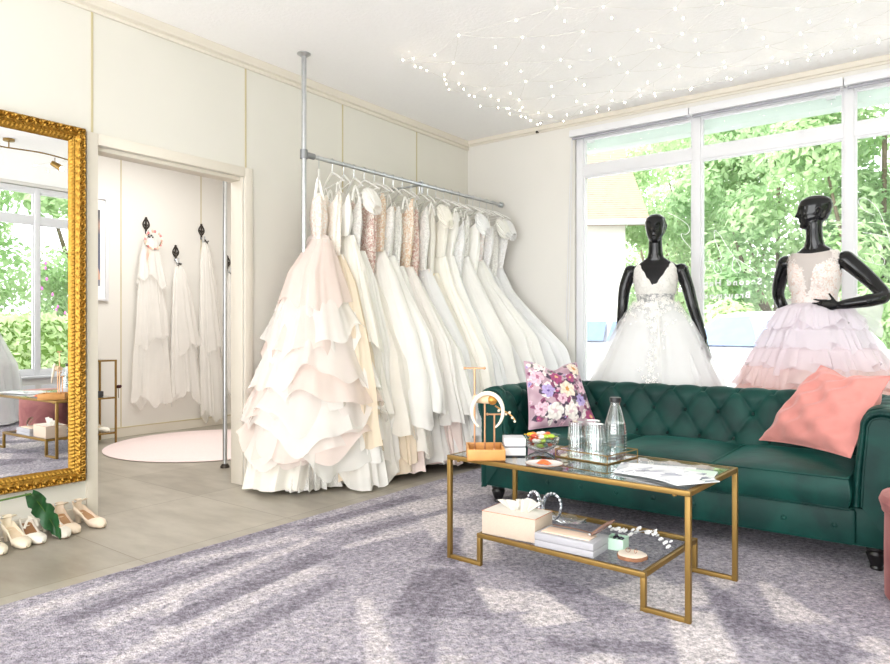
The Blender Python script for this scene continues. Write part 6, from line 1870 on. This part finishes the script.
def crown(seed, R_, H_, n, leaf, blobs=26, base=0.0):
    r2 = random.Random(seed); B = []
    for q in range(blobs):
        a = r2.uniform(0, 2 * PI); t = r2.random(); rr = R_ * (0.25 + 0.75 * math.sqrt(r2.random())) * (math.sin(PI * (0.12 + 0.8 * t)) ** 0.7)
        B.append((rr * math.cos(a), rr * math.sin(a), base + H_ * t, R_ * r2.uniform(0.22, 0.42)))
    vs = []; fs = []
    for q in range(n):
        bx, by, bz, br = B[q % blobs]
        d = Vector((r2.gauss(0, 1), r2.gauss(0, 1), r2.gauss(0, 1))).normalized()
        c = Vector((bx, by, bz)) + d * br * (0.55 + 0.5 * r2.random())
        nrm = (d + Vector((r2.gauss(0, .5), r2.gauss(0, .5), r2.gauss(0, .5) + 0.4))).normalized()
        a = nrm.orthogonal().normalized(); a = (Matrix.Rotation(r2.uniform(0, 6.3), 3, nrm) @ a); b = nrm.cross(a)
        s = leaf * r2.uniform(0.6, 1.3); k = len(vs)
        vs += [c - a * s, c + b * s * 0.5 + nrm * s * 0.12, c + a * s, c - b * s * 0.5 + nrm * s * 0.12]
        fs.append((k, k + 1, k + 2, k + 3))
    m = MB(); m.add(vs, fs); return m
PROTO = {}
def tree(x, y, label, kind, h=7.5, r=2.6, base=1.6, scale=1.0, rz=0.0, mat=0, n=16000, leaf=0.105):
    t = thing('tree', label, 'tree', (x, y, GZ), rz)
    key = (kind, mat)
    if key not in PROTO:
        o = crown(kind, r, h - base, n, leaf, base=base).build('crown', LG[mat], t, smooth=False); o['kind'] = 'stuff' if False else None
        del o['kind']
        tk = MB(); tk.tube(catmull([(0, 0, 0), (0.05, 0.03, base * 0.6), (-0.03, 0.05, base * 1.2), (0, 0, h * 0.75)], 4), [0.17] * 5 + [0.13] * 4 + [0.05] * 4, 10)
        for a in (0.4, 2.3, 4.1, 5.4): tk.tube([(0, 0, base * (0.9 + 0.1 * a / 3)), (r * 0.35 * math.cos(a), r * 0.35 * math.sin(a), base * 1.5 + 0.5), (r * 0.6 * math.cos(a), r * 0.6 * math.sin(a), h * 0.62)], [0.08, 0.06, 0.02], 8)
        k = tk.build('trunk', bark, t)
        PROTO[key] = (o, k)
    else:
        for o in PROTO[key]:
            c = o.copy(); COL.objects.link(c); c.parent = t
    t.scale = (scale, scale, scale)
    return t
tree(-1.9, 21.5, 'tall pale green tree beside the white house roof across the street', 1, h=9.0, r=3.0, base=1.6)
tree(0.3, 18.5, 'bushy green tree behind the mannequin with arms down', 2, h=6.8, r=2.6, base=1.2, mat=1)
tree(2.6, 17.5, 'broad light green tree between the two mannequins across the street', 3, h=7.4, r=2.7, base=1.2)
tree(4.6, 20.0, 'yellowish green tree seen just above the hand on hip mannequin', 4, h=6.0, r=2.5, base=1.2, mat=2)
tree(6.4, 16.5, 'dense green tree beyond the last window bay', 2, scale=1.06, rz=2.0, mat=1)
tree(9.2, 18.5, 'tall green tree at the far end of the street', 1, scale=0.95, rz=1.0)
tree(-5.0, 27.0, 'pale tree rising behind the house roof', 3, scale=1.25, rz=2.5)
def bush(x, y, label, seed, r, h, mat, name='bush', leaf=0.07, n=5000):
    t = thing(name, label, 'bush', (x, y, GZ))
    crown(seed, r, h, n, leaf, blobs=18, base=0.25).build('foliage', LG[mat], t, smooth=False)
    MB().tube([(0, 0, 0), (0.03, 0.02, h * 0.7)], [0.06, 0.03], 8).build('stem', bark, t)
    return t
for q, (x, y, r, h, mt_, lab) in enumerate([(0.9, 13.2, 1.0, 1.3, 2, 'yellow green bush behind the parked cars near the window column'), (2.7, 13.6, 1.1, 1.4, 0, 'light green bush behind the parked cars between the mannequins'), (4.5, 13.4, 1.2, 1.5, 2, 'bright bush behind the parked car by the hand on hip mannequin'), (6.5, 13.6, 1.2, 1.5, 1, 'green bush at the end of the row behind the parked cars')]):
    bush(x, y, lab, 30 + q, r, h, mt_)
# garden beyond the side windows (in the mirror)
hd = thing('hedge', 'clipped light green hedge outside the side windows', 'hedge', (10.5, 5.2, GZ), R(0))
hm = MB(); r5 = random.Random(5)
vs = []; fs = []
for q in range(9000):
    f_ = r5.random()
    c = Vector((r5.uniform(-0.45, 0.45), r5.uniform(-6, 7), r5.uniform(0.0, 1.42)))
    if f_ < 0.7: c.x = -0.45 + r5.gauss(0, 0.04)
    else: c.z = 1.42 + r5.gauss(0, 0.04)
    nrm = Vector((-1 + r5.gauss(0, .6), r5.gauss(0, .6), 0.5 + r5.gauss(0, .5))).normalized(); a = nrm.orthogonal().normalized(); a = Matrix.Rotation(r5.uniform(0, 6.3), 3, nrm) @ a; b = nrm.cross(a); s = r5.uniform(0.05, 0.10); k2 = len(vs)
    vs += [c - a * s, c + b * s * 0.5, c + a * s, c - b * s * 0.5]; fs.append((k2, k2 + 1, k2 + 2, k2 + 3))
hm.add(vs, fs); hm.build('foliage', LG[2], hd, smooth=False)
MB().span((-0.4, -6, 0), (0.4, 7, 1.40)).build('inner_twigs', P('hedge_inside', srgb(110, 140, 70), 0.9), hd, smooth=False)
for q, (x, y, k_, lab) in enumerate([(13.5, 4.0, 3, 'light green tree behind the hedge nearest the mirror view'), (13.0, 8.6, 1, 'tall green tree behind the hedge farther along'), (14.5, 0.5, 2, 'green tree behind the hedge at the near end'), (14.0, 13.5, 3, 'pale tree at the far end of the hedge')]):
    tree(x, y, lab, k_, scale=0.95, rz=q, mat=1 if k_ == 2 else 0)
lb = bush(11.6, 7.2, 'flowering bush with magenta blossoms behind the hedge', 51, 1.2, 2.6, 0)
mg = P('magenta_blossom', srgb(196, 110, 178), 0.8)
for q in range(40):
    a = r5.uniform(2.0, 4.4); z = r5.uniform(1.5, 2.8); rr = r5.uniform(1.0, 1.35)
    o = MB(); o.ball((rr * math.cos(a), rr * math.sin(a), z), (0.024, 0.024, 0.04), 6); o.build('blossom', mg, lb)

def car(x, y, rz, label, paint):
    t = thing('parked_car', label, 'car', (x, y, GZ), rz)
    L, Wd = 4.2, 1.74
    prof = [(-2.1, 0.30, 0.62), (-2.02, 0.25, 0.78), (-1.5, 0.22, 0.90), (-1.0, 0.22, 0.96), (1.3, 0.22, 0.98), (1.8, 0.24, 0.92), (2.05, 0.28, 0.80), (2.1, 0.34, 0.62)]
    rings = []
    for px_, z0, z1 in prof:
        e = 0.06; hw = Wd / 2 * (0.86 if abs(px_) > 2.05 else 0.95 if abs(px_) > 1.7 else 1.0)
        rings.append([(px_, -hw, z0 + e), (px_, -hw + e, z0), (px_, hw - e, z0), (px_, hw, z0 + e), (px_, hw, z1 - 0.12), (px_, hw - 0.12, z1), (px_, -hw + 0.12, z1), (px_, -hw, z1 - 0.12)])
    MB().loft(rings).build('body', paint, t, angle=40)
    cab = []
    for px_, z, hw in ((-1.05, 0.95, 0.76), (-0.45, 1.40, 0.62), (0.1, 1.47, 0.62), (0.8, 1.45, 0.61), (1.55, 1.02, 0.72)):
        cab.append([(px_, -hw - 0.05, 0.93), (px_, hw + 0.05, 0.93), (px_, hw, z), (px_, -hw, z)])
    MB().loft(cab).build('cabin', paint, t, angle=30)
    gl = P('car_window', srgb(110, 128, 160), 0.05, spec=0.5)
    MB().add([(-1.02, -0.66, 0.99), (-1.02, 0.66, 0.99), (-0.50, 0.56, 1.375), (-0.50, -0.56, 1.375)], [(0, 1, 2, 3)], Matrix.Translation((-0.012, 0, 0.012))).build('windscreen', gl, t, smooth=False)
    MB().add([(1.50, -0.60, 1.06), (1.50, 0.60, 1.06), (0.86, 0.54, 1.42), (0.86, -0.54, 1.42)], [(3, 2, 1, 0)], Matrix.Translation((0.02, 0, 0.01))).build('rear_window', gl, t, smooth=False)
    for s in (-1, 1):
        for a0, a1 in ((-0.80, 0.08), (0.16, 1.20)):
            MB().add([(a0, s * 0.80, 1.0), (a1, s * 0.80, 1.0), (min(a1, 0.95) - 0.05, s * 0.665, 1.38), (max(a0, -0.42), s * 0.665, 1.38)], [(0, 1, 2, 3) if s < 0 else (3, 2, 1, 0)]).build('side_window', gl, t, smooth=False)
        MB().ball((-0.85, s * 0.93, 1.02), (0.06, 0.10, 0.07), 10).build('wing_mirror', paint, t)
        MB().ball((-2.03, s * 0.60, 0.66), (0.08, 0.20, 0.08), 10).build('headlight', P('headlight_lens', srgb(200, 208, 220), 0.1), t)
        for wx in (-1.3, 1.3):
            w_ = MB(); w_.lathe([(0, -0.1), (0.31, -0.1), (0.33, -0.05), (0.33, 0.05), (0.31, 0.1), (0, 0.1)], 28, Matrix.Translation((wx, s * 0.80, 0.33)) @ Matrix.Rotation(PI / 2, 4, 'X')); ww_ = w_.build('wheel', P('tyre_rubber', srgb(64, 64, 68), 0.8), t)
            h_ = MB(); h_.lathe([(0, -0.105), (0.2, -0.105), (0.2, 0.105), (0, 0.105)], 20, Matrix.Translation((wx, s * 0.80, 0.33)) @ Matrix.Rotation(PI / 2, 4, 'X')); h_.build('hub_cap', M['steel'], ww_)
    MB().box((-2.09, 0, 0.47), (0.03, 1.0, 0.16), 0.02).build('grille', P('grey_grille', srgb(120, 132, 150), 0.4), t)
    MB().box((-2.115, 0, 0.47), (0.012, 0.5, 0.10), 0.004).build('number_plate', P('blank_plate', srgb(240, 240, 240), 0.4), t)
wp = P('white_car_paint', srgb(214, 216, 222), 0.3, var=0.0, coat=0.3); sp_ = P('silver_car_paint', srgb(176, 182, 192), 0.35, metal=0.2, var=0.0, coat=0.3)
car(1.85, 10.2, R(72), 'white car parked nose to the shop window between the mannequins', wp)
car(5.6, 9.9, R(80), 'silver car parked nose to the shop window behind the ruffled gown', sp_)
car(-1.4, 13.2, R(172), 'white car parked in front of the white house', wp)

# ------------------------------------------------------------------ light and camera
wd = bpy.data.worlds.new('sky'); S.world = wd; wd.use_nodes = True
nt = wd.node_tree; nt.nodes.clear()
wo = nt.nodes.new('ShaderNodeOutputWorld'); bg = nt.nodes.new('ShaderNodeBackground')
tcw = nt.nodes.new('ShaderNodeTexCoord'); nzw = nt.nodes.new('ShaderNodeTexNoise'); nzw.inputs['Scale'].default_value = 1.6; nzw.inputs['Detail'].default_value = 3
nt.links.new(tcw.outputs['Generated'], nzw.inputs['Vector'])
nt.links.new(ramp(nt, nzw.outputs['Fac'], [(0.3, (0.90, 0.95, 1.0, 1)), (0.7, (1.0, 1.0, 1.0, 1))]), bg.inputs['Color'])
bg.inputs['Strength'].default_value = 3.3
nt.links.new(bg.outputs[0], wo.inputs[0])

def area(name, loc, rot, sx, sy, power, col=(1, 1, 1)):
    l = bpy.data.lights.new(name, 'AREA'); l.shape = 'RECTANGLE'; l.size = sx; l.size_y = sy; l.energy = power; l.color = col
    o = bpy.data.objects.new(name, l); link(o); o.location = loc; o.rotation_euler = rot
    return o
sun = bpy.data.lights.new('sun', 'SUN'); sun.energy = 4.5; sun.angle = R(3); sun.color = (1.0, 0.97, 0.92)
so_ = bpy.data.objects.new('sun', sun); link(so_); so_.rotation_euler = (R(32), 0, R(-18))
# added fill light behind the camera, tilted up to brighten ceiling and room
area('rear_fill', (3.0, Y0 + 0.05, 1.2), (R(132), 0, 0), 5.0, 2.2, 120, (1.0, 0.98, 0.955))
# added fill light, without a fixture, brightening the second room from above
area('back_room_fill', (-1.4, 3.0, HC - 0.02), (0, 0, 0), 1.2, 2.0, 60, (1.0, 0.985, 0.965))

cam = bpy.data.cameras.new('camera'); cam.sensor_width = 36.0; cam.lens = 36.0 * 678 / 890; cam.clip_start = 0.05; cam.clip_end = 200
cam.shift_y = -0.001
co = bpy.data.objects.new('camera', cam); link(co)
co.location = (3.835, 0.0, 1.04); co.rotation_euler = (R(90), 0, R(37.005))
S.camera = co
vs_ = S.view_settings
vs_.view_transform = 'Standard'; vs_.look = 'None'; vs_.gamma = 1.0; vs_.use_curve_mapping = False
vs_.exposure = 0.22
S.cycles.max_bounces = 10; S.cycles.diffuse_bounces = 5; S.cycles.glossy_bounces = 5; S.cycles.transmission_bounces = 10; S.cycles.transparent_max_bounces = 24
S.cycles.caustics_reflective = False; S.cycles.caustics_refractive = False
S.cycles.sample_clamp_indirect = 6.0
S.cycles.use_denoising = True
